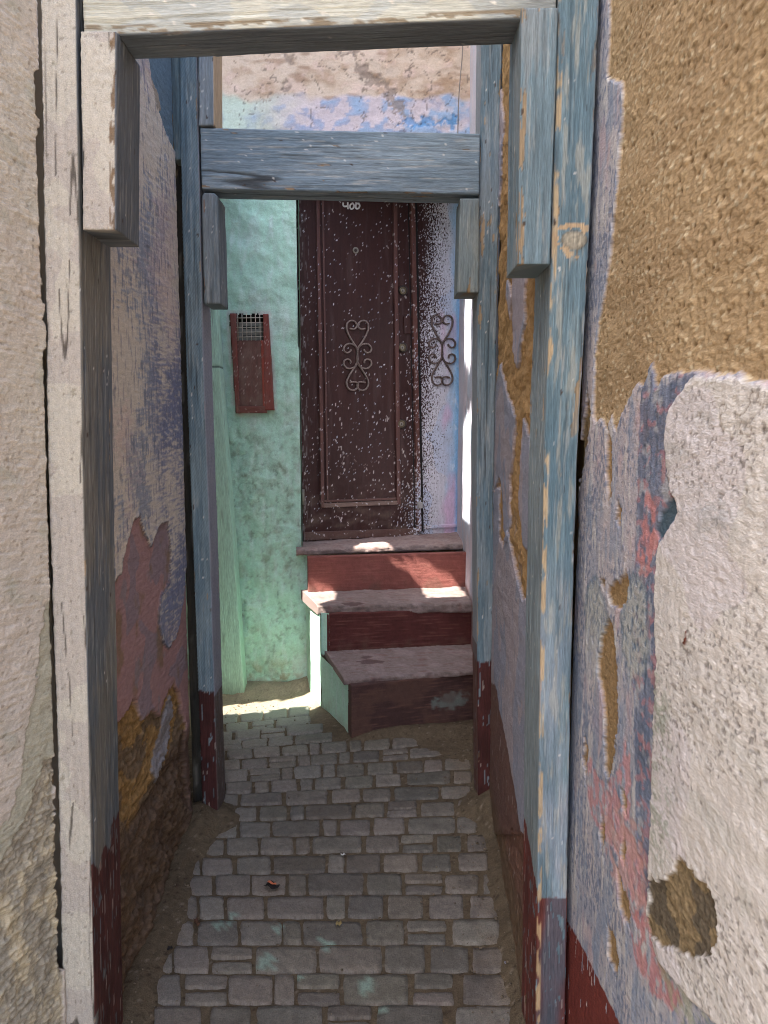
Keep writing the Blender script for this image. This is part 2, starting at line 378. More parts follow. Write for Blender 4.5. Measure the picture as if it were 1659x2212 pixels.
# brackets
def bracket_left(B, s, t):
    beige_front((0,))(B, s, t)
    f = (B.face == 0) & (B.s > 0.058); c = f * sstep(-.1, .05, fbm(s * 60, t * 16, 3, 121)); B.paint(c * .85, L(120, 92, 58) * (1 + .4 * fbm(s * 200, t * 20, 2, 122)[..., None]), -.001)
YB = Y1 - 0.012
b = board('bracket', [post_sec(173, 251, 68, YB, .155), post_sec(176, 250, 300, YB, .155), post_sec(179, 250, 496, YB, .155)], M_WOOD, fr1,
          timber(L(104, 112, 122), GREY, seed=4, chip=0.08, edge=.2, streak=.6, splat=.3, crack=.7, extra=bracket_left), ds=.003, dl=.0045, dense=(1, 1, 0, 1), label='cream block under the left end of the header', front=M_PLASTER)
b = board('bracket', [post_sec(1127, 1206, 17, YB, .15), post_sec(1122, 1196, 300, YB, .15), post_sec(1118, 1187, 571, YB, .15)], M_WOOD, fr1,
          timber(L(126, 138, 146), L(106, 130, 144), seed=5, chip=0.62, edge=.55, streak=.5, splat=.3, crack=.3), ds=.003, dl=.0045, dense=(1, 0, 0, 1), label='flaking blue block under the right end of the header')

# ================================================================== SECOND TIMBER FRAME
fr2 = thing('timber_door_frame', 'far slate blue timber frame with open transom, in front of the steps', 'door frame', (-0.08, 2.72, 0.2))
zred_l = onY(445, 1492, Y2)[2]; zred_r = onY(1045, 1428, Y2)[2]
DBLUE = L(98, 122, 138)
def p2l(B, s, t):
    f = (B.face == 1).astype(float); B.paint(f * .75 * (B.z > zred_l - .02), L(150, 152, 166)); B.paint(f * .6 * (B.z <= zred_l - .02), L(112, 104, 100))
board('post', px_post([(-140, 384, 419), (120, 387, 425), (460, 393, 432), (818, 403, 441), (1128, 415, 452), (1448, 427, 462), (1740, 437, 471), (1812, 439, 473)], Y2, .13), M_WOOD, fr2,
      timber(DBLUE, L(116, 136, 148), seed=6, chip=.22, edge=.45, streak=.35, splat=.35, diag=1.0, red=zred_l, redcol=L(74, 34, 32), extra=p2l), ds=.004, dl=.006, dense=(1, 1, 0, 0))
def p2r(B, s, t):
    f = (B.face == 3).astype(float); B.paint(f * .7 * (B.z > zred_r + .06), L(150, 154, 160)); B.paint(f * .6 * (B.z <= zred_r + .06), L(120, 84, 74))
board('post', px_post([(-140, 1041, 1088), (90, 1039, 1084), (300, 1037, 1081), (660, 1031, 1074), (1064, 1029, 1066), (1400, 1030, 1067), (1768, 1033, 1071), (1800, 1033, 1072)], Y2, .14), M_WOOD, fr2,
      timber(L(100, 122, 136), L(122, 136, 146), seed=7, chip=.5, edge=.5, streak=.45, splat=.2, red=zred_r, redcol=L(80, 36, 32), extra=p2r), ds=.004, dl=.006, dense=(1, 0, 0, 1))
board('batten', px_post([(-100, 364, 388), (120, 368, 388), (345, 376, 394)], Y2 + .03, .06), M_WOOD, fr2, timber(DBLUE, L(110, 130, 140), seed=12, chip=.4, edge=.4), ds=.005, dl=.008, dense=(1, 0, 0, 0))
board('dark_gap_backing', px_post([(-100, 372, 396), (345, 378, 402), (818, 386, 412), (1448, 408, 438), (1800, 420, 448)], Y2 + .10, .05), M_WOOD, fr2, timber(L(70, 64, 58), L(60, 56, 52), seed=13, chip=.1, splat=.0), ds=.01, dl=.02, dense=(1, 0, 0, 0))  # dark strip added behind the crack so the gap reads as shade
hz = onY(440, 277, Y2)[2] - onY(440, 408, Y2)[2]
board('header', [header_sec(436, 408, Y2 - .014, .11, hz), header_sec(1035, 420, Y2 - .014, .11, hz)], M_WOOD, fr2,
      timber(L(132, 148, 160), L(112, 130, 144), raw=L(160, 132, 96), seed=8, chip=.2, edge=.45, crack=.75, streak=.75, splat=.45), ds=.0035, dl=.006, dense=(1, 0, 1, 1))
Y2B = Y2 - .02
board('bracket', [post_sec(441, 462, 417, Y2B, .13), post_sec(436, 470, 424, Y2B, .13), post_sec(438, 473, 540, Y2B, .13), post_sec(441, 476, 656, Y2B, .13)], M_WOOD, fr2,
      timber(L(108, 122, 132), L(122, 132, 140), raw=L(150, 108, 72), seed=9, chip=.2, edge=.5, splat=.8), ds=.004, dl=.006, dense=(1, 1, 0, 0))
board('bracket', [post_sec(994, 1035, 429, Y2B, .13), post_sec(991, 1035, 530, Y2B, .13), post_sec(988, 1034, 632, Y2B, .13)], M_WOOD, fr2,
      timber(L(118, 132, 138), L(132, 140, 140), raw=L(146, 120, 80), seed=10, chip=.3, edge=.4), ds=.004, dl=.006, dense=(1, 0, 0, 1))
def rawside(B, s, t):
    f = (B.face == 1).astype(float); B.paint(f * .9, L(196, 164, 118) * (1 + .25 * fbm(s * 200, t * 10, 2, 131)[..., None]))
board('transom_block', [post_sec(428, 461, -60, Y2B, .13), post_sec(428, 462, 100, Y2B, .13), post_sec(429, 463, 271, Y2B, .13)], M_WOOD, fr2,
      timber(L(138, 146, 154), L(128, 136, 146), seed=11, chip=.1, splat=.3, extra=rawside), ds=.004, dl=.006, dense=(1, 1, 0, 0))

# ================================================================== NEAR RIGHT WALL
rw = thing('plaster_wall', 'near right wall of peeling blue plaster, exposed tan mud and pinkish white patch', 'wall', (0.47, 1.1, 0))
pR0 = onY(1296, 100, Y1 + .02); pR1 = onY(1227, 2100, Y1 + .02); lean_r = (pR0[0] - pR1[0]) / (pR0[2] - pR1[2])
W = Panel((pR0[0], Y1 + .07), (pR0[0] + .02, 0.66), EYE - 1.50, EYE + 1.10, .0036, .0032, 1, (lean_r, 0), pR0[2])
u, v = W.u * .45, W.v; W.uvs = .45
sp1 = fbm(u * 170, v * 110, 3, 203); st = fbm(u * 110, v * 9, 4, 201); st2 = fbm(u * 24, v * 4, 3, 202); spk = fbm(u * 200, v * 55, 3, 207)
W.fill(L(154, 158, 172)); W.paint(sstep(-.3, .5, st2), L(180, 174, 178)); W.paint(.6 * sstep(.05, .5, fbm(u * 15, v * 6, 3, 204)), L(180, 180, 180))
midz = sstep(EYE + .30, EYE + .05, W.z) * sstep(EYE - .35, EYE - .05, W.z)
W.paint(.55 * midz * sstep(-.3, .2, st2 + .2), L(190, 176, 178))
W.paint(.8 * sstep(.0, .2, spk + .5 * fbm(u * 16, v * 4, 3, 208) - .06), L(104, 118, 144)); W.paint(.6 * sstep(.12, .3, st), L(200, 196, 192))
W.paint(.55 * sstep(.15, .45, fbm(u * 26, v * 6, 4, 205)), L(190, 162, 166)); W.paint(.5 * sstep(.2, .4, fbm(u * 40, v * 5, 3, 209) + .2 * sstep(EYE - .3, EYE - .6, W.z)), L(122, 142, 168))
W.h += .0012 * st + .0009 * sp1 + .0008 * spk
# dark blue band next to the white coat
bd = W.sd([(1385, 830), (1406, 775), (1440, 835), (1470, 806), (1510, 806), (1470, 860), (1440, 930), (1448, 1050), (1470, 1110), (1430, 1180), (1422, 1420), (1412, 1600), (1406, 1800), (1404, 1980), (1380, 1990), (1372, 1700), (1366, 1400), (1372, 1240), (1378, 1000)], .006, 40, 210)
W.paint(sstep(-.004, .004, bd) * .8, np.clip(L(88, 104, 132) * (1 + .9 * np.clip(st, -.5, .6)[..., None]), .02, 1))
W.paint(sstep(0, .01, bd) * .6 * sstep(.05, .3, fbm(u * 50, v * 26, 4, 211)), L(176, 178, 182))
W.paint(sstep(-.004, .004, bd) * .55 * sstep(.2, .34, fbm(u * 60, v * 40, 4, 212) + .15 * sstep(EYE, EYE - .2, W.z)), L(180, 120, 124))
# pink under-coats
for k, (pts, c, a) in enumerate([
    ([(1395, 1060), (1425, 1100), (1425, 1160), (1410, 1240), (1385, 1260), (1375, 1200), (1388, 1120)], L(204, 128, 122), .7),
    ([(1268, 1620), (1300, 1700), (1330, 1680), (1352, 1600), (1362, 1640), (1360, 1780), (1385, 1860), (1395, 1960), (1370, 1950), (1330, 1840), (1290, 1790), (1270, 1740)], L(198, 136, 138), .75),
    ([(1300, 1760), (1340, 1740), (1390, 1800), (1400, 1930), (1405, 2010), (1375, 1990), (1340, 1930), (1310, 1860)], L(194, 150, 144), .7),
    ([(1370, 1960), (1400, 1980), (1425, 2060), (1450, 2110), (1480, 2170), (1440, 2175), (1400, 2140), (1372, 2080), (1362, 2010)], L(190, 112, 112), .7)]):
    e = W.sd(pts, .012, 26, 220 + k); W.paint(a * sstep(-.004, .004, e) * sstep(-.25, .1, fbm(u * 70, v * 30, 3, 230 + k)), np.clip(c * (1 + .35 * sp1[..., None]), 0, 1), -.0012)
e = W.sd([(1405, 2040), (1440, 2060), (1500, 2150), (1540, 2212), (1480, 2230), (1440, 2150)], .01, 26, 227); W.paint(.6 * sstep(0, .006, e) * sstep(-.2, .1, fbm(u * 60, v * 40, 3, 228)), L(150, 156, 128))
# pale brushed lobes with teal rims
for k, (pts) in enumerate([[(1262, 1290), (1275, 1245), (1292, 1240), (1300, 1270), (1316, 1330), (1300, 1420), (1290, 1560), (1262, 1600)],
                           [(1338, 1330), (1350, 1260), (1368, 1235), (1390, 1240), (1402, 1300), (1404, 1420), (1395, 1470), (1360, 1480), (1342, 1400)]]):
    e = W.sd(pts, .010, 34, 240 + k); fo = sstep(EYE - .62, EYE - .40, W.z)
    W.paint(sstep(-.006, .010, e + .008 * spk) * .7 * fo * sstep(EYE - .52, EYE - .36, W.z), L(88, 112, 130)); W.paint(sstep(.004, .022, e + .016 * st) * .6 * fo * sstep(-.25, .15, spk + .1), L(190, 190, 182), .0012)
# white plaster coat
wh = W.sd([(1759, 842), (1659, 832), (1620, 826), (1590, 814), (1545, 816), (1500, 812), (1470, 850), (1448, 880), (1438, 930), (1442, 1010), (1450, 1060), (1466, 1090), (1466, 1112), (1442, 1150), (1428, 1172), (1420, 1210), (1416, 1300), (1419, 1420), (1412, 1600), (1408, 1750), (1403, 1880), (1400, 2000), (1424, 2080), (1490, 2155), (1560, 2225), (1600, 2560), (5000, 2900), (5000, 842)], .005, 45, 250)
wm = sstep(-.001, .003, wh)
lump = fbm(u * 22, v * 22, 4, 251); fine = fbm(u * 130, v * 120, 3, 252)
wc = np.where((fbm(u * 4, v * 3, 3, 253) > 0)[..., None], L(204, 199, 201), L(204, 200, 196)) * (1 + .05 * lump[..., None] + .07 * fine[..., None])
W.paint(wm, wc, .004); W.h += wm * (.0024 * lump + .0010 * fine)
W.paint(wm * .4 * sstep(EYE - .75, EYE - 1.1, W.z), L(204, 201, 190)); W.paint(wm * .3 * sstep(.1, .45, fbm(u * 9, v * 14, 4, 267)), L(160, 164, 156))
dens = .5 + .7 * fbm(u * 7, v * 5, 4, 255)
d, k = worley(u * 210, v * 130, 254); pit = wm * (d < .42 * k) * (k * .8 + dens * 1.1 > 1.22); W.paint(pit * .55, L(106, 100, 98), -.0012)
d, k = worley(u * 75, v * 45, 264); pit = wm * (d < .26 * k) * (k * .7 + dens * .8 > 1.05); W.paint(pit * .6, L(120, 112, 108), -.0016)
W.paint(wm * .25 * sstep(.1, .5, fbm(u * 70, v * 10, 4, 268) + .2 * fine), L(160, 156, 152))
e = W.sd([(1500, 1060), (1580, 1040), (1620, 1100), (1580, 1160), (1510, 1150)], .02, 18, 257); W.paint(wm * .4 * sstep(-.03, .03, e) * sstep(-.1, .3, fine + lump), L(128, 138, 142))
e = W.sd([(1410, 1440), (1440, 1480), (1450, 1560), (1460, 1700), (1450, 1850), (1420, 1870), (1404, 1800), (1408, 1600)], .02, 20, 258); W.paint(wm * .65 * sstep(-.03, .03, e) * sstep(-.15, .3, fine + .6 * lump), L(130, 142, 120)); W.paint(wm * .35 * sstep(.15, .4, fbm(u * 12, v * 7, 4, 269)) * sstep(EYE - .3, EYE - .8, W.z), L(146, 150, 138))
cr = (np.abs(fbm(u * 9, v * 7, 4, 259)) < .010) * (fbm(u * 4, v * 4, 2, 260) > .22) * wm; W.paint(cr * .6, L(140, 130, 120), -.002)
sc_ = wm * sstep(.1, .35, fbm(u * 8, v * 30, 3, 263)) * sstep(EYE - .6, EYE - 1.2, W.z); W.h += .003 * sc_; W.scale(1 + .05 * sc_)
e = W.sd([(1440, 1088), (1455, 1068), (1466, 1092), (1464, 1110), (1445, 1140), (1425, 1168), (1415, 1150), (1425, 1110)], .004, 50, 261); W.paint(sstep(0, .003, e), L(74, 96, 112) * (1 + .2 * fine[..., None]), -.006)
# hole in the white coat
e = W.sd([(1402, 1893), (1430, 1902), (1458, 1884), (1466, 1848), (1490, 1872), (1522, 1900), (1542, 1932), (1556, 1990), (1556, 2030), (1540, 2062), (1500, 2068), (1450, 2050), (1405, 2022), (1397, 1990), (1408, 1950)], .011, 55, 262)
gm = fbm(u * 150, v * 110, 4, 265, .7)
hm = sstep(-.001, .002, e); W.paint(hm, np.clip(np.where((fbm(u * 16, v * 13, 2, 266) > .0)[..., None], L(132, 114, 82), L(98, 88, 72)) * (1 + 1.0 * gm[..., None]), .02, .8), -.0055); W.h += hm * .0022 * gm
rim = sstep(-.008, -.001, e) * (1 - hm); W.h += .0012 * rim
# exposed mud render
mud = W.sd([(1316, -600), (1316, 0), (1312, 120), (1308, 160), (1318, 176), (1341, 180), (1342, 240), (1334, 330), (1328, 420), (1316, 540), (1306, 620), (1292, 690), (1284, 760), (1280, 840), (1278, 900), (1284, 915), (1296, 905), (1310, 930), (1320, 900), (1330, 940), (1338, 905), (1362, 850), (1376, 828), (1392, 834), (1405, 780), (1416, 838), (1432, 812), (1470, 806), (1508, 802), (1545, 810), (1590, 808), (1620, 820), (1659, 826), (1760, 836), (6000, 836), (6000, -600)], .006, 40, 270)
mm = sstep(-.001, .003, mud)
ml = fbm(u * 9, v * 9, 4, 271); mf = fbm(u * 150, v * 120, 4, 272, .7); mg = fbm(u * 300, v * 240, 2, 276)
mc = (L(162, 136, 98) + (L(172, 146, 106) - L(162, 136, 98)) * sstep(-.4, .4, fbm(u * 6, v * 6, 3, 273))[..., None]) * (1 + .26 * mf[..., None] + .08 * ml[..., None] + .2 * mg[..., None])
W.paint(mm, np.clip(mc, .02, 1), -.007); W.h += mm * (.006 * ml + .0030 * mf + .0012 * mg)
d, k = worley(u * 120, v * 120, 274); g = mm * (d < .36) * (k > .84); W.paint(g * .6, np.stack([.5 * k + .1, .44 * k + .08, .32 * k + .05], -1)); W.h += g * .0016 * (1 - d * 2.5)
d, k = worley(u * 90, v * 70, 275); g = mm * (d < .22 * k) * (k > .86); W.paint(g * .7, L(100, 74, 46), -.004)
d, k = worley(u * 60, v * 60, 277); g = mm * (d < .3 * k) * (k > .85); W.h += g * .002; W.paint(g * .3, L(206, 182, 142))
# mud showing through narrow losses lower down
for kx, pts in enumerate([
    [(1312, 920), (1322, 960), (1320, 1060), (1312, 1100), (1308, 1000)], [(1334, 1088), (1342, 1100), (1338, 1140), (1328, 1120)],
    [(1318, 1262), (1335, 1250), (1352, 1236), (1360, 1262), (1352, 1300), (1336, 1320), (1318, 1308), (1310, 1282)], [(1296, 1246), (1306, 1252), (1304, 1272), (1296, 1262)],
    [(1312, 1335), (1324, 1350), (1332, 1440), (1334, 1540), (1326, 1640), (1310, 1700), (1304, 1640), (1302, 1520), (1288, 1440), (1296, 1380)],
    [(1262, 1580), (1270, 1620), (1266, 1690), (1258, 1640)], [(1340, 1690), (1350, 1720), (1354, 1770), (1344, 1750)],
    [(1330, 1870), (1342, 1900), (1358, 1960), (1362, 2010), (1350, 1990), (1336, 1960)], [(1310, 2000), (1326, 2020), (1338, 2080), (1330, 2110), (1314, 2070)],
    [(1268, 840), (1276, 900), (1262, 990), (1252, 1060), (1248, 1000)], [(1244, 1060), (1250, 1120), (1246, 1220), (1240, 1240)],
    [(1345, 1800), (1352, 1830), (1346, 1870), (1338, 1840)], [(1300, 1752), (1306, 1800), (1300, 1850), (1294, 1800)]]):
    e = W.sd(pts, .010, 60, 280 + kx); m = sstep(-.001, .002, e)
    W.paint(m, np.clip(L(150, 122, 80) * (1 + .6 * mf[..., None]), .02, 1), -.008); W.h += m * .003 * mf
    rim = sstep(-.006, -.001, e) * (1 - m); W.h += .0003 * rim
# red-brown foot
fred = W.sd([(1215, 1984), (1230, 1996), (1256, 2040), (1290, 2110), (1340, 2212), (1420, 2360), (1500, 3000), (1000, 3000), (1000, 1984)], .005, 40, 300)
fr_ = sstep(-.002, .003, fred); W.paint(fr_ * (fbm(u * 120, v * 12, 3, 301) < .42), L(118, 52, 44) * (1 + .2 * st[..., None])); W.paint(fr_ * (fbm(u * 140, v * 16, 2, 302) > .5) * .8, L(190, 170, 164))
# scrap of brown leaf stuck to the wall
e = W.sd([(1482, 1384), (1487, 1372), (1486, 1356), (1490, 1378), (1488, 1392), (1480, 1393)], .001, 60, 303); W.paint(sstep(-.0005, .0008, e), L(110, 54, 34), .002)
W.build('wall_surface', M_PLASTER, rw)
def wall_more(p0, p1, z0, z1, lean, zref, colf, parent, side=1):
    E_ = Panel(p0, p1, z0, z1, .009, .009, side, lean, zref); E_.fill(L(204, 197, 194)); n = fbm(E_.u * 8, E_.v * 8, 4, 399); E_.scale(1 + .08 * n); E_.h += .004 * n; colf(E_, n); fn = fbm(E_.u * 60, E_.v * 110, 3, 398); E_.scale(1 + .12 * fn); E_.h += .002 * fn; E_.build('wall_surface', M_PLASTER, parent)
mudc = lambda E_, n: E_.paint(sstep(-.01, .01, E_.z - EYE - .06 + .05 * n), L(182, 150, 102))
wall_more((pR0[0] + .0225, .70), (pR0[0] + .05, -.6), EYE - 2.1, EYE + 1.10, (lean_r, 0), pR0[2], mudc, rw)
wall_more((pR0[0] - .004, Y1 + .07), (pR0[0] + .046, -.6), EYE + 1.10, EYE + 2.0, (lean_r, 0), pR0[2], mudc, rw)

# ================================================================== NEAR LEFT WALL
lw = thing('plaster_wall', 'near left wall of cream plaster with a dark gap beside the cream post', 'wall', (-0.8, 1.5, 0))
pL0 = onY(68, 150, Y1 - .004); pL1 = onY(114, 1650, Y1 - .004); lean_l = (pL0[0] - pL1[0]) / (pL0[2] - pL1[2])
W = Panel((pL0[0] - .075, 1.36), (pL0[0] + .016, Y1 + .0), EYE - 1.6, EYE + 1.3, .003, .0034, 1, (lean_l, 0), pL0[2])
u, v = W.u * .6, W.v; W.uvs = .6
lump = fbm(u * 40, v * 34, 4, 311); fine = fbm(u * 150, v * 140, 3, 312)
br = 1.6 * fbm(u * 12 + 1.5 * np.sin(u * 20), (v + .5 * u * u) * 150, 3, 313)
W.fill(L(200, 193, 178)); W.paint(sstep(-.3, .4, fbm(u * 7, v * 3, 3, 314)), L(196, 186, 172)); W.paint(.5 * sstep(EYE + .2, EYE - .6, W.z), L(196, 188, 180)); W.scale(1 + .09 * br + .12 * fine + .10 * lump + .08 * fbm(u * 9, v * 4, 4, 324))
W.h += .0016 * br + .003 * lump + .0016 * fine
W.paint(.55 * sstep(.1, .45, fbm(u * 16, v * 9, 4, 315)), L(168, 170, 154))
e = W.sd([(118, 1290), (100, 1300), (86, 1400), (76, 1500), (60, 1560), (44, 1690), (20, 1760), (-60, 1900), (-60, 2300), (20, 2000), (60, 1850), (100, 1700), (128, 1600)], .012, 26, 316)
W.paint(.85 * sstep(0, .003, e), L(168, 168, 148) * (1 + .22 * lump[..., None]), -.003)
e = W.sd([(118, 1630), (96, 1640), (88, 1680), (60, 1760), (20, 1840), (-80, 1980), (-80, 3000), (160, 3000), (135, 2000)], .012, 26, 317)
m = sstep(0, .003, e); W.paint(m, np.clip((L(156, 150, 134) + (L(186, 174, 144) - L(156, 150, 134)) * sstep(-.1, .35, fbm(u * 30 + v * 6, v * 7 - u * 14, 5, 318, .65))[..., None]) * (1 + .4 * fine[..., None] + .3 * lump[..., None] + .25 * br[..., None]), .03, 1), -.006); W.h += m * (.006 * lump + .003 * fine + .002 * br)
d, k = worley(u * 60, v * 60, 319); W.paint((d < .2 * k) * (k > .75) * .5, L(130, 118, 100), -.001)
# crumbling edge beside the gap
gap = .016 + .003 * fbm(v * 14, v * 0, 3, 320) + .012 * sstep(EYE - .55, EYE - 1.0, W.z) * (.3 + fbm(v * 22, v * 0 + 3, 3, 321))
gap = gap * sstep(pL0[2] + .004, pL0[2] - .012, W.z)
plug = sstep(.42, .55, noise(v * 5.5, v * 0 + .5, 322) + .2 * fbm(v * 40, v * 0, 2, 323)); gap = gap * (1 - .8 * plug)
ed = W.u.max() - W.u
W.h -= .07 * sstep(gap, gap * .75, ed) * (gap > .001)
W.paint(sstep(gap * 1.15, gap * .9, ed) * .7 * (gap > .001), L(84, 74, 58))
W.build('wall_surface', M_PLASTER, lw)

# ================================================================== PASSAGE WALLS (between the frames)
pl = thing('plaster_wall', 'left passage wall, blue and cream brushed plaster flaking to pink and brown mud', 'wall', (-0.68, 2.3, 0.1))
a0 = onFloor(288, 2163); a1 = onFloor(407, 1832)
xl0 = onY(236, 700, Y1 + .187)[0] - .012; xl1 = onY(389, 700, Y2 - .01)[0]
e0 = onY(384, 300, Y2 - .016); e1 = onY(413, 1400, Y2 - .016); lean_p = (e0[0] - e1[0]) / (e0[2] - e1[2]); xl1 = e0[0]; xl0 = xl0 - .028
W = Panel((xl0, Y1 + .12), (xl1, Y2 - .016), EYE - 1.72, EYE + 1.75, .0050, .0045, 1, (lean_p, 0), e0[2])
u, v = W.u * .42, W.v; W.uvs = .42
lump = fbm(u * 16, v * 14, 4, 331); fine = fbm(u * 90, v * 80, 3, 332)
W.fill(L(208, 198, 180)); q = fbm(u * 8, v * 2.4, 4, 333)
brush = fbm(u * 26 + v * 30, v * 110 - u * 20, 3, 334); brv = fbm(u * 150, v * 14, 3, 335)
W.paint(.85 * sstep(-.05, .25, q + .5 * brush + .45 * brv), L(132, 144, 162)); W.paint(.5 * sstep(.1, .45, fbm(u * 5 + 4, v * 3, 3, 336) + .4 * brush), L(206, 178, 168))
far = sstep(.45, .72, W.u / W.len)
W.paint(.75 * far * sstep(EYE + .75, EYE + .1, W.z) * sstep(-.3, .25, brush + q + .12), L(104, 114, 150)); W.paint(.55 * sstep(.12, .4, brv), L(112, 118, 132)); W.paint(.5 * sstep(.15, .4, fbm(u * 60 + v * 20, v * 60, 3, 349)), L(216, 206, 190))
W.scale(1 + .14 * brush + .10 * fine); W.h += .0018 * brush + .003 * lump + .001 * brv
# bare blue timber colour patch high up
e = W.sd([(322, -200), (322, 120), (330, 190), (345, 240), (360, 290), (384, 340), (410, 300), (410, -200)], .01, 26, 337); m = sstep(0, .003, e); W.paint(m, L(98, 124, 140) * (1 + .25 * fine[..., None]), -.006)
e = W.sd([(326, 160), (345, 200), (352, 240), (338, 235)], .006, 40, 338); W.paint(sstep(0, .002, e), L(160, 148, 130), .003)
# flaked: mauve under-coat
e = W.sd([(240, 1262), (262, 1240), (272, 1180), (292, 1120), (303, 1112), (312, 1150), (326, 1180), (345, 1132), (362, 1128), (370, 1200), (366, 1258), (348, 1290), (344, 1340), (352, 1385), (366, 1402), (384, 1370), (396, 1300), (404, 1200), (430, 1160), (440, 1900), (200, 2300), (200, 1300)], .010, 26, 339)
m = sstep(-.001, .003, e); W.paint(m, np.where((fbm(u * 9, v * 4, 3, 340) > -.1)[..., None], L(166, 128, 126), L(146, 126, 132)) * (1 + .2 * fine[..., None]), -.005)
W.paint(m * .7 * sstep(.15, .4, fbm(u * 20, v * 7, 4, 341)), L(134, 108, 72)); W.paint(m * .5 * sstep(.25, .5, fbm(u * 26, v * 9, 4, 342)), L(120, 128, 136))
rim = sstep(-.012, -.001, e) * (1 - m); W.h += .002 * rim; ln = (np.abs(e) < .0025); W.paint(ln * .7, L(70, 66, 74))
# flaked further: brown mud
e = W.sd([(230, 1575), (262, 1560), (282, 1530), (292, 1510), (300, 1516), (312, 1560), (330, 1530), (350, 1545), (368, 1490), (378, 1478), (392, 1500), (404, 1560), (420, 1900), (200, 2400), (200, 1590)], .014, 24, 343)
m2 = sstep(-.001, .003, e); mf = fbm(u * 95, v * 70, 4, 344, .68)
W.paint(m2, np.clip(np.where((fbm(u * 12, v * 9, 3, 345) > .02)[..., None], L(146, 114, 62), L(116, 96, 70)) * (1 + .9 * mf[..., None]), .02, 1), -.014); W.h += m2 * (.014 * lump + .009 * mf)
e3 = W.sd([(372, 1500), (384, 1520), (380, 1580), (360, 1640), (345, 1690), (335, 1670), (350, 1600), (362, 1540)], .01, 30, 346); W.paint(sstep(0, .003, e3) * .9, L(136, 136, 142) * (1 + .3 * mf[..., None]), .006)
# dark brown foot
z_d = EYE - 1.0 - .05 * (1 - W.u / W.len); mk = sstep(0, .10, z_d + .06 * fbm(u * 9, v * 8, 4, 347) - W.z)
W.paint(mk * .9, np.clip(L(92, 74, 60) * (1 + .7 * mf[..., None] + .2 * lump[..., None]), .015, 1)); W.h += mk * (.010 * lump + .005 * mf)
bend = np.zeros(u.shape + (3,)); bend[..., 0] = -.05 * sstep(.96, 1.0, W.u / W.len) - .045 * sstep(EYE - 1.0, EYE - 1.5, W.z) * 0 
W.build('wall_surface', M_PLASTER, pl, bend)

pr = thing('plaster_wall', 'right passage wall, grey paint strips peeling from tan mud with brown foot', 'wall', (0.4, 2.3, 0.15))
xr0 = onY(1146, 1000, Y1 + .18)[0] + .008; xr1 = onY(1068, 1000, Y2 - .01)[0] + .006
W = Panel((xr0, Y1 + .12), (xr1, Y2 - .016), EYE - 1.7, EYE + 1.75, .0055, .005, -1)
u, v = W.u * .42, W.v; W.uvs = .42
lump = fbm(u * 16, v * 14, 4, 351); fine = fbm(u * 90, v * 80, 3, 352); mf = fbm(u * 95, v * 70, 4, 353, .68); st = fbm(u * 60, v * 8, 4, 354)
W.fill(L(172, 134, 80)); W.scale(1 + .4 * mf + .15 * lump); W.h += .010 * lump + .005 * mf
pc = np.where((fbm(u * 10, v * 3, 3, 355) > 0)[..., None], L(150, 152, 168), L(166, 156, 162)) * (1 + .15 * fine[..., None] + .12 * st[..., None])
for kx, pts in enumerate([
    [(1074, 100), (1092, 260), (1088, 340), (1080, 460), (1068, 480), (1068, 100)],
    [(1084, 780), (1096, 840), (1118, 900), (1114, 960), (1110, 1000), (1104, 1040), (1106, 1120), (1100, 1180), (1092, 1140), (1088, 1050), (1080, 1030), (1068, 1080), (1068, 900)],
    [(1068, 1060), (1082, 1050), (1082, 1160), (1090, 1180), (1102, 1150), (1116, 1230), (1132, 1290), (1160, 1300), (1160, 1800), (1060, 1800)],
    [(1140, 560), (1136, 700), (1120, 800), (1112, 760), (1110, 600), (1118, 520)], [(1100, 600), (1108, 640), (1104, 690), (1096, 640)],
    [(1160, 1000), (1136, 900), (1128, 980), (1124, 1100), (1134, 1180), (1160, 1200)]]):
    e = W.sd(pts, .012, 24, 360 + kx); m = sstep(-.001, .003, e); W.paint(m, pc, .007); W.h -= m * (.006 * lump + .004 * mf)
    rim = (np.abs(e + .002) < .004); W.h -= .003 * rim
W.paint(.4 * sstep(.1, .4, st) * sstep(EYE - .1, EYE - .4, W.z), L(110, 120, 140))
e = W.sd([(1060, 1470), (1074, 1480), (1090, 1560), (1106, 1640), (1124, 1760), (1150, 1880), (1150, 2300), (1040, 2300)], .008, 30, 370); m = sstep(-.002, .004, e)
W.paint(m * .95, np.clip(L(112, 78, 66) * (1 + .3 * mf[..., None] + .2 * st[..., None]), .02, 1)); W.paint(m * (fbm(u * 120, v * 12, 3, 371) > .45) * .6, L(170, 156, 150))
W.paint(sstep(EYE - 1.2, EYE - 1.36, W.z) * .8, L(112, 92, 68) * (1 + .4 * mf[..., None]))
W.build('wall_surface', M_PLASTER, pr)

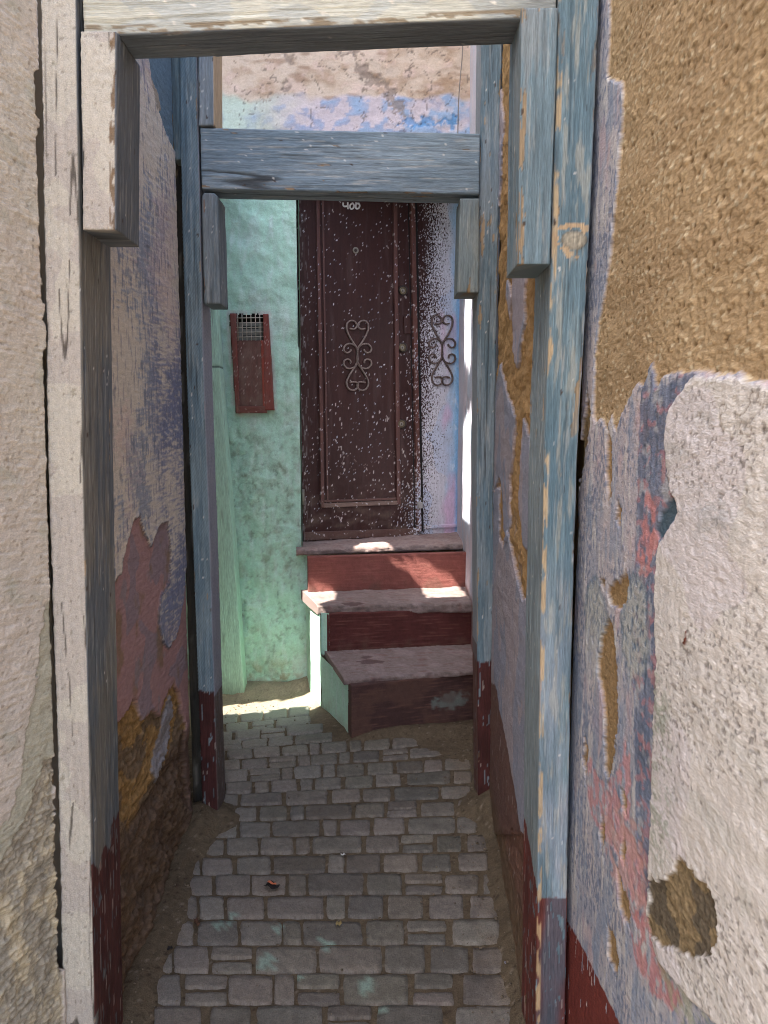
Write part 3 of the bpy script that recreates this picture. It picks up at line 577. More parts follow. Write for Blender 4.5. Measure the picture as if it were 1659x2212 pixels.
# ================================================================== STEPS
zl, z2, z1 = EYE - .638, EYE - .845, EYE - 1.063
steps = thing('entrance_steps', 'three worn maroon cement steps with mint side leading to the metal door', 'steps', (0.1, 3.6, float(floor_z(.1, 3.4))))
def corners(zt, fl, frt, bl, brt): return [onZ(*fl, zt), onZ(*frt, zt), onZ(*brt, zt), onZ(*bl, zt)]
def extend_r(p, q, x):         # carry an edge on to the wall plane at x
    p, q = np.array(p), np.array(q); t = (x - p[0]) / (q[0] - p[0]); return p + (q - p) * t
XW = .50
def tread(name, zt, fl, frt, bl, brt, thick, over, col, seed, spots=()):
    A, Bq, Cq, D = corners(zt, fl, frt, bl, brt)
    Bq = extend_r(A, Bq, XW); Cq = extend_r(D, Cq, XW); dn = np.array([0, 0, -thick])
    def paintf(B):
        s, t = B.s + seed, B.t + seed * 2; n1 = fbm(B.x * 9, B.y * 9, 4, seed); n2 = fbm(B.x * 60, (B.y + B.z) * 60, 3, seed + 1)
        B.fill(col); B.paint(.6 * sstep(-.1, .4, n1), L(150, 132, 128)); B.paint(.5 * sstep(.1, .5, fbm(B.x * 14, B.y * 30, 3, seed + 2)), L(116, 70, 64))
        top = B.face == 3
        B.scale(1 + .32 * n2); B.h += .003 * n2 + .006 * n1
        fr = (B.face == 0); ne = np.exp(-np.minimum(np.abs(B.s), np.abs(B.s - B.s.max())) / .012); B.h += fr * .005 * fbm(B.x * 22, B.z * 30, 3, seed + 4) - .012 * ne * sstep(.05, .45, fbm(B.x * 12, B.y * 5, 3, seed + 5))
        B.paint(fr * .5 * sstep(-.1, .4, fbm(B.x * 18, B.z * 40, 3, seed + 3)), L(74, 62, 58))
        for (x, y, r0) in spots:
            p = onZ(x, y, zt); d = np.hypot((B.x - p[0]) / (r0 * 1.7), (B.y - p[1]) / r0) + .5 * fbm(B.x * 30, B.y * 30, 3, seed + 6); B.paint(sstep(1.05, .9, d) * .75, L(84, 56, 52))
    # section loop: front-bottom, ... swept left to right
    secs = [[A + dn, A, D, D + dn], [Bq + dn, Bq, Cq, Cq + dn]]
    secs = [[a[0], a[3], a[2], a[1]] for a in secs]          # front-bottom, back-bottom, back-top, front-top
    secs = [[a[3], a[0], a[1], a[2]] for a in secs]          # front-top, front-bottom, back-bottom, back-top
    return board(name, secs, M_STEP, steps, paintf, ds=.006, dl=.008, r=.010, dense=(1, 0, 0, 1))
def riser(name, a, b, ztop, zbot, col, seed, back=.05, label=None):
    """a,b plan points along the foot of the riser"""
    a = np.array(a[:2]); b = np.array(b[:2]); dirn = (b - a) / np.linalg.norm(b - a); nrm = np.array([-dirn[1], dirn[0]]) * back
    f = lambda p, z: np.array([p[0], p[1], z]); g = lambda p, z: np.array([p[0] + nrm[0], p[1] + nrm[1], z])
    def paintf(B):
        st = fbm(B.x * 7, B.z * 150, 3, seed); st2 = fbm(B.x * 40, B.z * 12, 3, seed + 1); n1 = fbm(B.x * 9, B.z * 9, 4, seed + 2)
        B.fill(col); B.scale(1 + .28 * st + .1 * st2 + .22 * n1); B.paint(.3 * sstep(.1, .5, st), L(146, 98, 82)); B.h += .0014 * st + .002 * n1
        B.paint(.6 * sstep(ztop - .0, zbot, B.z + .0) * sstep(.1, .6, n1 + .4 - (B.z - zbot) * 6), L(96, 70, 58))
        if label: label(B)
    secs = [[f(a, ztop), f(a, zbot), g(a, zbot), g(a, ztop)], [f(b, ztop), f(b, zbot), g(b, zbot), g(b, ztop)]]
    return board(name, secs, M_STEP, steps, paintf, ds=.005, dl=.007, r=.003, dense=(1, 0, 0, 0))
MAR = L(128, 84, 82)
tread('tread', z1, (744, 1468), (1016, 1447), (700, 1404), (1010, 1388), .028, 0, L(128, 110, 104), 401, ((800, 1430, .035), (792, 1420, .02)))
tread('tread', z2, (686, 1308), (1012, 1302), (650, 1274), (1010, 1264), .05, 0, L(128, 110, 104), 411, ((760, 1303, .03),))
tread('tread', zl, (640, 1187), (1007, 1174), (640, 1158), (1007, 1136), .036, 0, L(140, 118, 112), 421)
# risers stand a little behind the nosing above them
def foot(px0, px1, z): 
    A = onZ(*px0, z); Bq = extend_r(A, onZ(*px1, z), XW); return A, Bq
A1 = onZ(752, 1476, z1); A1 = np.array([A1[0] + .012, A1[1] + .02, 0]); B1 = onZ(1016, 1447, z1) + np.array([0, .02, 0]); B1 = extend_r(A1, B1, XW)
def smear(B):
    p = np.array([.28, 0, EYE - 1.2]); d = np.hypot((B.x - .30) / .10, (B.z - (EYE - 1.2)) / .05) + .6 * fbm(B.x * 30, B.z * 40, 3, 433); B.paint(sstep(.9, .6, d) * .7, L(112, 124, 118))
    B.paint(.75 * sstep(.2, .5, fbm(B.x * 6, B.z * 7, 3, 434) + .35), L(92, 64, 54))
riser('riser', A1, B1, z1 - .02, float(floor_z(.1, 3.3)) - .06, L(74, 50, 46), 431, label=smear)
A2, B2 = foot((706, 1407), (1010, 1392), z1)
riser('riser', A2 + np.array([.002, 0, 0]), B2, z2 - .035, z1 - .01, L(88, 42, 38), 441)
A3, B3 = foot((664, 1279), (1010, 1267), z2)
def flake(B):
    x0 = A3[0] + .33 * (B3[0] - A3[0]) * 0 + (onP(766, 1240, A3, np.array([0, 1., 0])))[0]
    zz = onP(766, 1240, A3, np.array([0, 1., 0]))[2]; w = .022 * np.clip((zz + .045 - B.z) / .08, 0, 1)
    m = (np.abs(B.x - x0 - .2 * (zz - B.z)) < w * (1 + .9 * fbm(B.x * 120, B.z * 40, 2, 452))) & (np.abs(B.z - zz) < .042); B.paint(m * .9, L(176, 176, 168))
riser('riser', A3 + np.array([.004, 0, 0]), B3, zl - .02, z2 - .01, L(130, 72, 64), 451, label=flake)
# mint side of the flight
GREEN = L(164, 210, 188)
def mint(W, seed, dirty=.5):
    u, v = W.u, W.v
    lump = fbm(u * 8, v * 7, 4, seed); mid = fbm(u * 15, v * 13, 5, seed + 1, .58); fine = fbm(u * 80, v * 40, 3, seed + 2)
    W.fill(GREEN); W.paint(.6 * sstep(-.2, .4, lump), L(168, 208, 186)); W.paint(.5 * sstep(.0, .5, fbm(u * 30, v * 7, 4, seed + 3)), L(190, 214, 208)); W.scale(1 + .10 * mid + .06 * fine)
    return lump, mid, fine
T1f = onZ(746, 1468, z1); T1b = onZ(703, 1406, z1); T2b = onZ(654, 1274, z2)
M0 = T1b[:2]
S2 = onZ(690, 1311, z2)
sA = Panel((T1f[0] + .012, T1f[1] + .012), (S2[0] + .006, S2[1]), EYE - 1.50, z1 - .022, .008, .008, -1)
l_, m_, f_ = mint(sA, 461); sA.h += .004 * l_ + .002 * m_ ; sA.paint(.5 * sstep(EYE - 1.2, EYE - 1.33, sA.z) * sstep(-.3, .3, m_), L(140, 134, 108)); sA.paint(.5 * sstep(.2, .5, f_), L(150, 176, 160))
sA.build('mint_side', M_PLASTER, steps)
sB = Panel((S2[0] + .006, S2[1] - .001), (T2b[0] + .004, T2b[1] + .14), EYE - 1.55, z2 - .045, .008, .008, -1)
l_, m_, f_ = mint(sB, 471); sB.h += .004 * l_ + .002 * m_; sB.paint(.4 * sstep(.2, .5, f_), L(150, 176, 160)); sB.build('mint_side', M_PLASTER, steps)
sC = Panel((S2[0] + .006, S2[1] + .01), (A2[0] + .012, A2[1] + .002), z1 - .02, z2 - .03, .008, .008, 1); mint(sC, 476); sC.build('mint_side', M_PLASTER, steps)

# ================================================================== HOUSE FRONT (mint wall, upper wall)
YF = 4.20
house = thing('mint_house', 'mint house, lumpy mint plaster below and flaking brown and blue plaster above', 'house', (-0.3, YF, 0.2))
dl_px = (636, 435); xdoor = onY(644, 800, YF)[0]; ztop = onY(800, 352, YF)[2]; xb = onY(652, 1165, YF)[0]
W = Panel((-1.75, YF + .03), (.56, YF), EYE - 1.62, EYE + 2.9, .0075, .0075, 1)
u, v = W.u, W.v; lump, mid, fine = mint(W, 481)
low = sstep(EYE + .35, EYE - .3, W.z)
W.h += .020 * lump + (.003 + .007 * low) * mid + .002 * fine
W.paint((.15 + .4 * low) * sstep(.05, .6, -mid + .35 * fine - .35 * fbm(u * 3, v * 2, 2, 484)), L(146, 160, 140))
W.paint(.35 * low * sstep(.25, .5, fbm(u * 12, v * 9, 4, 485)), L(140, 130, 98)); W.paint(.85 * sstep(EYE - 1.15, EYE - 1.42, W.z) * sstep(-.25, .25, mid), L(140, 122, 88))
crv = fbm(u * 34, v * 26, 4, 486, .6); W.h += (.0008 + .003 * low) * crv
W.paint((.12 + .5 * low) * sstep(.12, .45, -crv - .5 * mid + .2 * fbm(u * 4, v * 3, 2, 487)), L(124, 142, 122))  # crevices painted darker in place of relief shading
W.paint(.4 * sstep(.1, .4, fbm(u * 5, v * 2.5, 4, 488)), L(194, 214, 208)); W.paint(.35 * sstep(.1, .4, fbm(u * 40, v * 5, 4, 489)) * (1 - .5 * low), L(196, 216, 210))
# upper storey
zb = onY(800, 262, YF)[2]
up = sstep(-.02, .02, W.z - (onY(800, 300, YF)[2]))
n1 = fbm(u * 3, v * 4, 4, 490); n2 = fbm(u * 9, v * 14, 4, 491); pk = fbm(u * 40, v * 60, 3, 492)
W.paint(up, L(198, 178, 158)); W.h *= (1 - .6 * up)
W.paint(up * .75 * sstep(-.15, .35, n1 + .6 * n2), L(154, 122, 88)); W.paint(up * .6 * sstep(0, .4, n2), L(214, 190, 178)); W.paint(up * .5 * sstep(.2, .4, fbm(u * 5, v * 16, 3, 493)), L(128, 92, 62))
bz = onY(800, 208, YF)[2] + .05 * fbm(u * 5, v * 5, 3, 494); bl = up * sstep(.015, -.015, W.z - bz)
xm = W.x
W.paint(bl * .9 * sstep(-.25, -.75, xm), L(178, 200, 186))
W.paint(bl * .9 * sstep(-.8, -.35, xm + .25 * n2), np.where((n2 > 0.05)[..., None], L(160, 164, 190), L(196, 184, 192)))
W.paint(bl * sstep(-.15, .4, n2 + .5 * (xm - .0)) * .7, L(134, 172, 208)); W.paint(bl * .4 * sstep(.2, .5, fbm(u * 14, v * 14, 4, 495)), L(112, 128, 170))
for kx, pts in enumerate([[(765, 125), (800, 150), (840, 180), (862, 220), (880, 260), (850, 240), (830, 195), (785, 180), (770, 155)], [(612, 112), (636, 108), (632, 128), (622, 138)], [(610, 170), (624, 178), (618, 192), (606, 186)], [(720, 108), (790, 102), (780, 120), (730, 122)], [(560, 215), (600, 210), (596, 218)], [(860, 262), (960, 256), (1000, 262), (990, 270), (880, 274)]]):
    e = W.sd(pts, .045, 22, 500 + kx); m = sstep(-.002, .004, e); W.paint(m * .75, L(140, 124, 112) if kx < 5 else L(70, 140, 196), -.006)
cr = up * (np.abs(fbm(u * 5, v * 5, 4, 496)) < .010); W.paint(cr * .6, L(90, 80, 72), -.003)
W.scale(1 + up * .08 * pk); W.h += up * (.004 * n2 + .001 * pk)
# meter niche: opening in the plaster
mb = [(495, 677), (578, 678), (592, 880), (508, 893)]
e = W.sd(mb, .003, 30, 510); W.paint(sstep(-.025, -.006, e) * sstep(-.2, .2, mid + .1) * .6, L(190, 178, 174))
W.keep = ~((W.x > xdoor + .2 * 0 + (xb - xdoor) * sstep(EYE + 1.2, EYE - .14, W.z)) & (W.z > zl - .04) & (W.z < ztop)) & ~(e > .006) & ~((W.x > T2b[0] + .03) & (W.z <= zl))
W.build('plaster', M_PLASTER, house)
# reveal beside the door and soffit over it
dA = onZ(655, 1170, zl); dB = onZ(985, 1150, zl)
rv = Panel((xb + .004, YF + .004), (dA[0] - .012, dA[1] + .03), zl - .05, ztop + .02, .02, .02, 1); mint(rv, 515); rv.build('door_reveal', M_PLASTER, house)
sof = Panel((dA[0] - .3, dA[1] + .05), (.75, dA[1] + .19), ztop - .02, EYE + 2.0, .05, .05, 1); mint(sof, 516); sof.build('door_head', M_PLASTER, house)
# corner board (mint plank) at the left
def mintwood(B):
    s, t = B.s, B.t; g = fbm(s * 120, t * 8, 3, 521); B.fill(L(160, 204, 182)); B.scale(1 + .14 * g); B.h += .0015 * g + .002 * fbm(s * 30, t * 14, 3, 522)
    B.paint(.6 * sstep(.3, .5, fbm(s * 50, t * 5, 3, 523)), L(120, 140, 120)); B.paint(.6 * sstep(onY(490, 1440, YF)[2], onY(490, 1505, YF)[2], B.z), L(130, 128, 100))
    ln = np.abs(B.z - onY(470, 797, YF)[2]) < .004; B.paint(ln, L(60, 84, 74)); B.h -= .004 * ln
YP = YF - .11
board('corner_board', px_post([(430, 405, 452), (684, 415, 467), (944, 425, 486), (1146, 433, 502), (1502, 450, 528), (1560, 452, 531)], YP, .10), M_WOOD, house, mintwood, ds=.006, dl=.008, dense=(1, 1, 0, 1), label='mint painted corner plank')

# meter box
box = thing('meter_box', 'rusty red meter box with wire mesh window set in the mint wall', 'meter box', tuple(onY(545, 893, YF)))
RED = L(116, 56, 48)
def redp(col, seed, dust=.4):
    def f(B):
        g = fbm(B.s * 120, B.t * 12, 3, seed); B.fill(col); B.scale(1 + .25 * g); B.paint(dust * sstep(-.1, .5, fbm(B.s * 14, B.t * 9, 4, seed + 1) + .25 * B.t / B.L), L(118, 92, 80)); B.h += .0008 * g
        d, k = worley(B.s * 90, B.t * 60, seed + 2); B.paint((d < .25 * k) * (k > .85) * .7, L(190, 170, 160))
        B.paint(.7 * (fbm(B.s * 60 + B.t * 60, B.t * 20, 3, seed + 3) > .42), L(140, 112, 100))
    return f
YM = YF - .012
board('back_plate', px_post([(677, 497, 578), (889, 509, 591)], YM + .03, .012), M_DOOR, box, redp(L(88, 50, 44), 529), ds=.006, dl=.008, r=.003) if False else None
board('stile', px_post([(677, 496, 509), (893, 509, 518)], YM, .08), M_DOOR, box, redp(RED, 531), ds=.005, dl=.008, r=.003)
board('stile', px_post([(678, 568, 579), (886, 572, 592)], YM, .08), M_DOOR, box, redp(L(124, 56, 46), 534), ds=.005, dl=.008, r=.003)
def rail(name, yt, yb, xl, xr, Y, dep, col, seed, parent):
    def ps(x): return [onY(x, yt, Y), onY(x, yb, Y), onY(x, yb, Y) + np.array([0, dep, 0]), onY(x, yt, Y) + np.array([0, dep, 0])]
    return board(name, [ps(xl), ps(xr)], M_DOOR, parent, redp(col, seed), ds=.005, dl=.008, r=.003)
rail('rail', 877, 892, 515, 576, YM + .002, .07, L(110, 60, 50), 537, box)
board('door_panel', px_post([(735, 511, 569), (879, 517, 573)], YM + .018, .02), M_DOOR, box, redp(L(104, 66, 58), 541, .8), ds=.005, dl=.008, r=.004, label='scratched dusty red door panel')
board('bead', px_post([(735, 563, 569), (879, 568, 574)], YM + .006, .02), M_DOOR, box, redp(L(150, 62, 44), 544, .1), ds=.004, dl=.008, r=.003)
def sheet(name, pts, Y, mat, parent):
    V = [onY(x, y, Y) for x, y in pts]; return link(name, raw_mesh(name, V, [[0, 1, 2, 3]], smooth=False), mat, parent)
M_BLACK = plain('dark_recess', (.012, .011, .010), .9, .1)
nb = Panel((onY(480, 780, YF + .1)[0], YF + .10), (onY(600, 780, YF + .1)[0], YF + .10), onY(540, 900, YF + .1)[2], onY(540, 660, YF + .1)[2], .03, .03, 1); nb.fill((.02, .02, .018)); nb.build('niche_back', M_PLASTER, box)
def greymeter(B):
    B.fill(L(120, 124, 116)); B.scale(1 + .2 * fbm(B.s * 60, B.t * 60, 3, 551)); z0 = onY(540, 707, YF + .05)[2]; z3 = onY(540, 726, YF + .05)[2]
    B.paint((np.abs(B.z - z0) < .006) & (np.abs(B.x - onY(540, 707, YF + .05)[0]) < .045), L(24, 24, 24)); B.paint((np.abs(B.z - z3) < .005) & (np.abs(B.x - onY(542, 726, YF + .05)[0]) < .05), L(30, 30, 30))
board('meter', px_post([(697, 515, 566), (752, 515, 566)], YF + .05, .04), M_DOOR, box, greymeter, ds=.004, dl=.005, r=.006)
M_WIRE = plain('galvanised_wire', L(176, 168, 152), .6, .4, .0)
def tube(name, pts, rad, mat, parent=None, n=6, label=None, flat=None):
    """swept round (or flat rectangular) bar through points"""
    pts = np.array(pts, float); V = []; F = []
    T = np.gradient(pts, axis=0); T /= np.maximum(np.linalg.norm(T, axis=1, keepdims=True), 1e-9)
    for p, t in zip(pts, T):
        if flat is not None:
            nrm = np.array(flat[0]); a = np.cross(t, nrm); a /= np.linalg.norm(a) + 1e-9
            for sx, sy in ((-1, -1), (1, -1), (1, 1), (-1, 1)): V.append(p + a * sx * flat[1] / 2 + nrm * sy * flat[2] / 2)
        else:
            h = np.array([0, 0, 1.]) if abs(t[2]) < .9 else np.array([1., 0, 0]); a = np.cross(t, h); a /= np.linalg.norm(a); c = np.cross(t, a)
            for k in range(n): V.append(p + rad * (math.cos(2 * math.pi * k / n) * a + math.sin(2 * math.pi * k / n) * c))
    m = 4 if flat is not None else n
    for i in range(len(pts) - 1):
        for k in range(m): F.append([i * m + k, i * m + (k + 1) % m, (i + 1) * m + (k + 1) % m, (i + 1) * m + k])
    me = raw_mesh(name, V, F, smooth=flat is None)
    bm = bmesh.new(); bm.from_mesh(me); bm.verts.ensure_lookup_table()
    for k0 in (0, (len(pts) - 1) * m):
        try: bm.faces.new([bm.verts[k0 + k] for k in range(m)])
        except ValueError: pass
    bmesh.ops.recalc_face_normals(bm, faces=bm.faces); bm.to_mesh(me); bm.free()
    return link(name, me, mat, parent, label)
for k in range(6):
    x = 513 + k * 9.6; tube('wire', [onY(x, 677, YM + .012), onY(x + 1.5, 736, YM + .012)], .0022, M_WIRE, box, 5)
for k in range(5):
    y = 687 + k * 10.3; tube('wire', [onY(508, y, YM + .009), onY(570, y - 1, YM + .009)], .0022, M_WIRE, box, 5)

# ================================================================== METAL DOOR
door = thing('metal_door', 'dark maroon metal double door splashed with white, blue and pink paint', 'door', tuple(dA))
dd = dB - dA; dd[2] = 0; dd /= np.linalg.norm(dd); dn = np.array([dd[1], -dd[0], 0])   # dn faces the camera
def dpx(x, y, off=0.0): return onP(x, y, dA + dn * off, dn)
def door_box(name, corners_px, off, thick, parent, painter, ds=.005, dl=.006, r=.002, axis='v', label=None):
    """corners TL,TR,BR,BL pixels on the plane 'off' in front of the door plane"""
    TL, TR, BR, BL = [dpx(x, y, off) for x, y in corners_px]; bk = -dn * thick
    if axis == 'v': secs = [[TL, TR, TR + bk, TL + bk], [BL, BR, BR + bk, BL + bk]]
    else: secs = [[TL, BL, BL + bk, TL + bk], [TR, BR, BR + bk, TR + bk]]
    return board(name, secs, M_DOOR, parent, painter, ds=ds, dl=dl, r=r, dense=(1, 1, 0, 1), label=label)
DM = L(56, 25, 21)
def door_paint(seed=600, base=DM):
    def f(B):
        uu = (B.P - dA) @ dd; zz = B.z; Wd = np.linalg.norm((dB - dA)[:2]); q = uu / Wd
        n1 = fbm(uu * 7, zz * 2, 4, seed); vst = fbm(uu * 60, zz * 3, 3, seed + 1)
        B.fill(base); B.scale(1 + .25 * n1 + .2 * vst); B.paint(.16 * sstep(.1, .5, fbm(uu * 26, zz * 2.5, 4, seed + 2)), L(110, 90, 86))
        B.paint(.45 * sstep(zl + .45, zl + .05, zz) * sstep(-.2, .4, fbm(uu * 9, zz * 16, 4, seed + 3)), L(110, 92, 80))
        B.paint(.35 * sstep(.25, .5, fbm(uu * 80, zz * 6, 3, seed + 4)), L(36, 22, 22))
        # small splash flecks everywhere
        cl = fbm(uu * 6, zz * 4, 3, seed + 17)
        d, k = worley(uu * 150 + zz * 40, zz * 62, seed + 5); B.paint((d < .5 * k) * (k > 1.022 - .12 * np.clip(cl, -.3, 1) - .03 * sstep(EYE + .3, EYE - .4, zz) - .06 * sstep(.5, .75, q)) * .75, L(190, 178, 174))
        d, k = worley(uu * 60, zz * 26, seed + 6); B.paint((d < .22 * k) * (k > .95 - .1 * cl) * (zz < zl + .8) * .85, L(196, 182, 180))
        # scratches
        sc1 = np.abs(fbm((uu + zz * .8) * 60, (zz - uu) * 5, 2, seed + 7)); B.paint((sc1 < .008) * (fbm(uu * 6, zz * 6, 2, seed + 8) > .25) * (zz < zl + .85) * .6, L(150, 130, 124))
        # left edge worn to grey
        le = sstep(.10, -.01, q + .03 * n1); B.paint(le * .7 * sstep(.3, .5, fbm(uu * 90, zz * 16, 3, seed + 9) + .35 * le - .12), L(130, 124, 124))
        # paint splashed on the right leaf, thicker to the right
        dens = sstep(.60, 1.02, q + .07 * fbm(uu * 5, zz * 2.2, 3, seed + 10) - .05 * sstep(EYE + .5, EYE + .9, zz) + .05 * sstep(EYE - .1, EYE - .4, zz))
        spk = .5 + .5 * fbm(uu * 120, zz * 70, 3, seed + 11, .8) / .42
        m = sstep(.05, -.05, spk - dens * 1.12 + .03)
        hue = fbm(uu * 3, zz * 1.6, 3, seed + 12)
        B.paint(m * .92, np.where((hue > .08)[..., None], L(200, 208, 228), L(214, 212, 222)))
        sol = sstep(.93, 1.0, q + .05 * fbm(uu * 9, zz * 5, 3, seed + 13)); B.paint(sol * (spk < dens * 1.5 + .1) * .9, L(156, 204, 236))
        pk = sstep(.0, .2, fbm(uu * 4 + 3, zz * 1.7, 3, seed + 14) + .6 * sstep(EYE - .1, EYE - .5, zz) - .12) * sstep(.84, .95, q); B.paint(pk * (spk < dens * 1.4) * .85, L(220, 182, 212))
        B.paint(sstep(.985, 1.01, q) * .8, L(120, 184, 228)); B.paint(sol * .5 * sstep(.2, .45, fbm(uu * 24, zz * 12, 3, seed + 15)), L(228, 236, 244))
        B.h += .0006 * fbm(uu * 40, zz * 30, 3, seed + 16)
    return f
# leaf slabs
leaf_main = door_box('leaf', [(638, 330), (888, 342), (904, 1157), (655, 1170)], .0, .04, door, door_paint(), label='maroon main leaf with white flecks')
leaf_side = door_box('leaf', [(893, 342), (1000, 346), (1012, 1150), (908, 1157)], -.012, .04, door, door_paint(600), label='narrow leaf coated in white, blue and pink spray', ds=.004, dl=.0045)
door_box('cover_strip', [(886, 342), (895, 342), (911, 1148), (902, 1150)], .022, .024, door, door_paint(620, L(92, 54, 46)))
door_box('seam', [(895.5, 342), (899.5, 342), (915.5, 1148), (911.5, 1148)], .0145, .012, door, lambda B: B.fill((.008, .006, .006)))
door_box('seam', [(879, 342), (881.5, 342), (897.5, 1150), (895, 1150)], .0012, .012, door, lambda B: B.fill((.008, .006, .006)))
door_box('bottom_rail', [(656, 1150), (906, 1141), (906, 1157), (656, 1168)], .012, .014, leaf_main, door_paint(630, L(92, 62, 54)), axis='h')
door_box('bottom_rail', [(912, 1136), (1008, 1130), (1008, 1137), (912, 1143)], .002, .012, leaf_side, door_paint(632, L(92, 62, 54)), axis='h')
# panel moulding
mo = [((682, 342), (689, 342), (701, 1097), (694, 1097)), ((849, 345), (857, 345), (866, 1090), (858, 1090))]
for k, c in enumerate(mo): door_box('moulding', c, .018, .020, leaf_main, door_paint(640 + k, L(92, 56, 50)))
door_box('moulding', [(694, 1088), (866, 1081), (866, 1090), (694, 1097)], .0155, .0175, leaf_main, door_paint(645, L(116, 92, 82)), axis='h')
door_box('moulding', [(690, 1081), (858, 1075), (858, 1080), (690, 1086)], .008, .010, leaf_main, door_paint(646, L(92, 60, 54)), axis='h')
door_box('moulding', [(694, 344), (698, 344), (710, 1082), (706, 1082)], .008, .010, leaf_main, door_paint(647, L(92, 60, 54)))
# frame strip at the left and hinges
def framepaint(B):
    B.fill(L(150, 168, 160)); B.scale(1 + .15 * fbm(B.s * 60, B.t * 7, 3, 651)); B.paint(.8 * sstep(-.1, .1, fbm(B.s * 50, B.t * 5, 3, 652)) * sstep(.015, .03, B.s), L(196, 196, 200)); B.paint(sstep(.15, .3, fbm(B.s * 60, B.t * 3.4, 3, 653)), L(206, 156, 166))
door_box('frame_strip', [(628, 330), (641, 330), (657, 1172), (645, 1172)], -.006, .05, door, framepaint)
M_STEEL = plain('dull_steel', L(128, 122, 110), .55, .4, .3); M_BRASS = plain('old_brass', L(96, 84, 58), .5, .4, .3); M_DKSTEEL = plain('dark_iron', L(60, 48, 44), .55, .4, .2); M_DARK = plain('lock_hole', (.01, .01, .01), .8)
def cyl(name, c, r, h, mat, parent, n=18, bev=.15, label=None):
    """turned disc standing out of the door plane, with a rounded rim"""
    prof = [(1, 0), (1, 1 - bev * 2), (1 - bev, 1), (0.0, 1)] ; ax1, ax2 = dd, np.array([0, 0, 1.]); V = []; F = []
    for (pr, ph) in prof[:3]:
        for k in range(n): V.append(c + dn * h * ph + r * pr * (math.cos(2 * math.pi * k / n) * ax1 + math.sin(2 * math.pi * k / n) * ax2))
    me = bpy.data.meshes.new(name); F = [[i * n + k, i * n + (k + 1) % n, (i + 1) * n + (k + 1) % n, (i + 1) * n + k] for i in range(2) for k in range(n)] + [[2 * n + k for k in range(n)]]
    me.from_pydata([tuple(p) for p in V], [], F); me.update(); return link(name, me, mat, parent, label)
for (x, y) in ((636, 448), (654, 1074)):
    tube('hinge', [dpx(x, y - 17, .014), dpx(x + .6, y + 17, .014)], .010, M_STEEL, door, 10)
for (x, y) in ((870, 628), (869, 751), (867, 916)):
    o = cyl('lock', dpx(x, y, .0), .030, .016, M_DKSTEEL, door); 
    cyl('lock_ring', dpx(x, y, .016), .022, .006, M_BRASS, o); o2 = cyl('lock_barrel', dpx(x, y, .022), .012, .005, M_STEEL, o)
    tube('keyhole', [dpx(x, y - 2, .0272), dpx(x, y + 2, .0272)], .0018, M_DARK, o, 5)
pe = cyl('peephole', dpx(768, 541, 0), .018, .008, M_STEEL, door); cyl('lens', dpx(768, 541, .008), .009, .003, M_DKSTEEL, pe)
door_box('latch_plate', [(872, 682), (887, 683), (888, 721), (874, 722)], .012, .012, door, door_paint(660))
# scroll ornaments
def cat(P, n=8):
    P = np.array(P, float); P = np.vstack([2 * P[0] - P[1], P, 2 * P[-1] - P[-2]]); out = []
    for i in range(1, len(P) - 2):
        for t in np.linspace(0, 1, n, endpoint=False):
            a, b, c, d = P[i - 1:i + 3]; out.append(.5 * ((2 * b) + (-a + c) * t + (2 * a - 5 * b + 4 * c - d) * t * t + (-a + 3 * b - 3 * c + d) * t**3))
    out.append(P[-2]); return np.array(out)
SCR = [[(603, 604), (590, 582), (555, 530), (525, 475), (512, 430), (518, 388), (545, 366), (578, 372), (598, 400), (592, 425), (570, 437), (540, 432)],
       [(603, 650), (602, 615), (585, 580), (550, 560), (512, 564), (488, 596), (496, 626), (524, 634), (545, 618), (548, 604)],
       [(603, 650), (605, 700), (590, 742), (552, 764), (514, 762), (488, 732), (494, 700), (522, 688), (542, 700), (546, 722)],
       [(603, 710), (585, 745), (550, 800), (522, 850), (512, 890), (525, 930), (556, 948), (590, 940), (606, 912), (598, 886), (572, 878), (538, 884)]]
def ornament(x0, y0, sx, mat, label, off):
    orn = thing('scroll_ornament', label, 'ornament', tuple(dpx(x0, y0 + 75, off)), group='scroll ornaments on the metal door')
    for i, P in enumerate(SCR):
        for s in (1, -1):
            pts = [dpx(x0 + s * (px - 603) / 2.571 * .6636 * sx, y0 + (py - 650) / 2.571 * .6636, off) for px, py in cat(P, 6)]
            tube('scroll', pts, .004, mat, orn, flat=(dn, .0080, .013))
    return orn
M_IRON = plain('scroll_iron', L(126, 108, 100), .55, .4, .1, .35, 120)
M_IRON2 = plain('splashed_scroll_iron', L(104, 86, 80), .6, .3, 0, .5, 140)
for a in (ornament(772, 766, 1.0, M_IRON, 'dark iron scroll ornament in the middle of the maroon door panel', .006), ornament(955, 755, .95, M_IRON2, 'paint splashed iron scroll ornament on the narrow right leaf', -.006)): pass
# hand painted number
M_NUM = plain('white_paint', L(214, 210, 208), .8, .2, 0, .15, 300)
D_ = lambda zx, zy: (398 + zx * .42, 398 + zy * .42)
NUM = [[(818, 94), (817, 106), (824, 114), (842, 112)], [(841, 93), (841, 112), (842, 128)],
       [(866, 98), (856, 104), (852, 116), (858, 127), (868, 124), (874, 112), (868, 99), (862, 98)],
       [(886, 97), (882, 110), (884, 124), (896, 124), (902, 112), (898, 101), (880, 97)]]
for P in NUM:
    pts = [dpx(*D_(x, y), .0035) for x, y in cat(P, 5)]; tube('painted_numeral', pts, .004, M_NUM, door, flat=(dn, .009, .003))
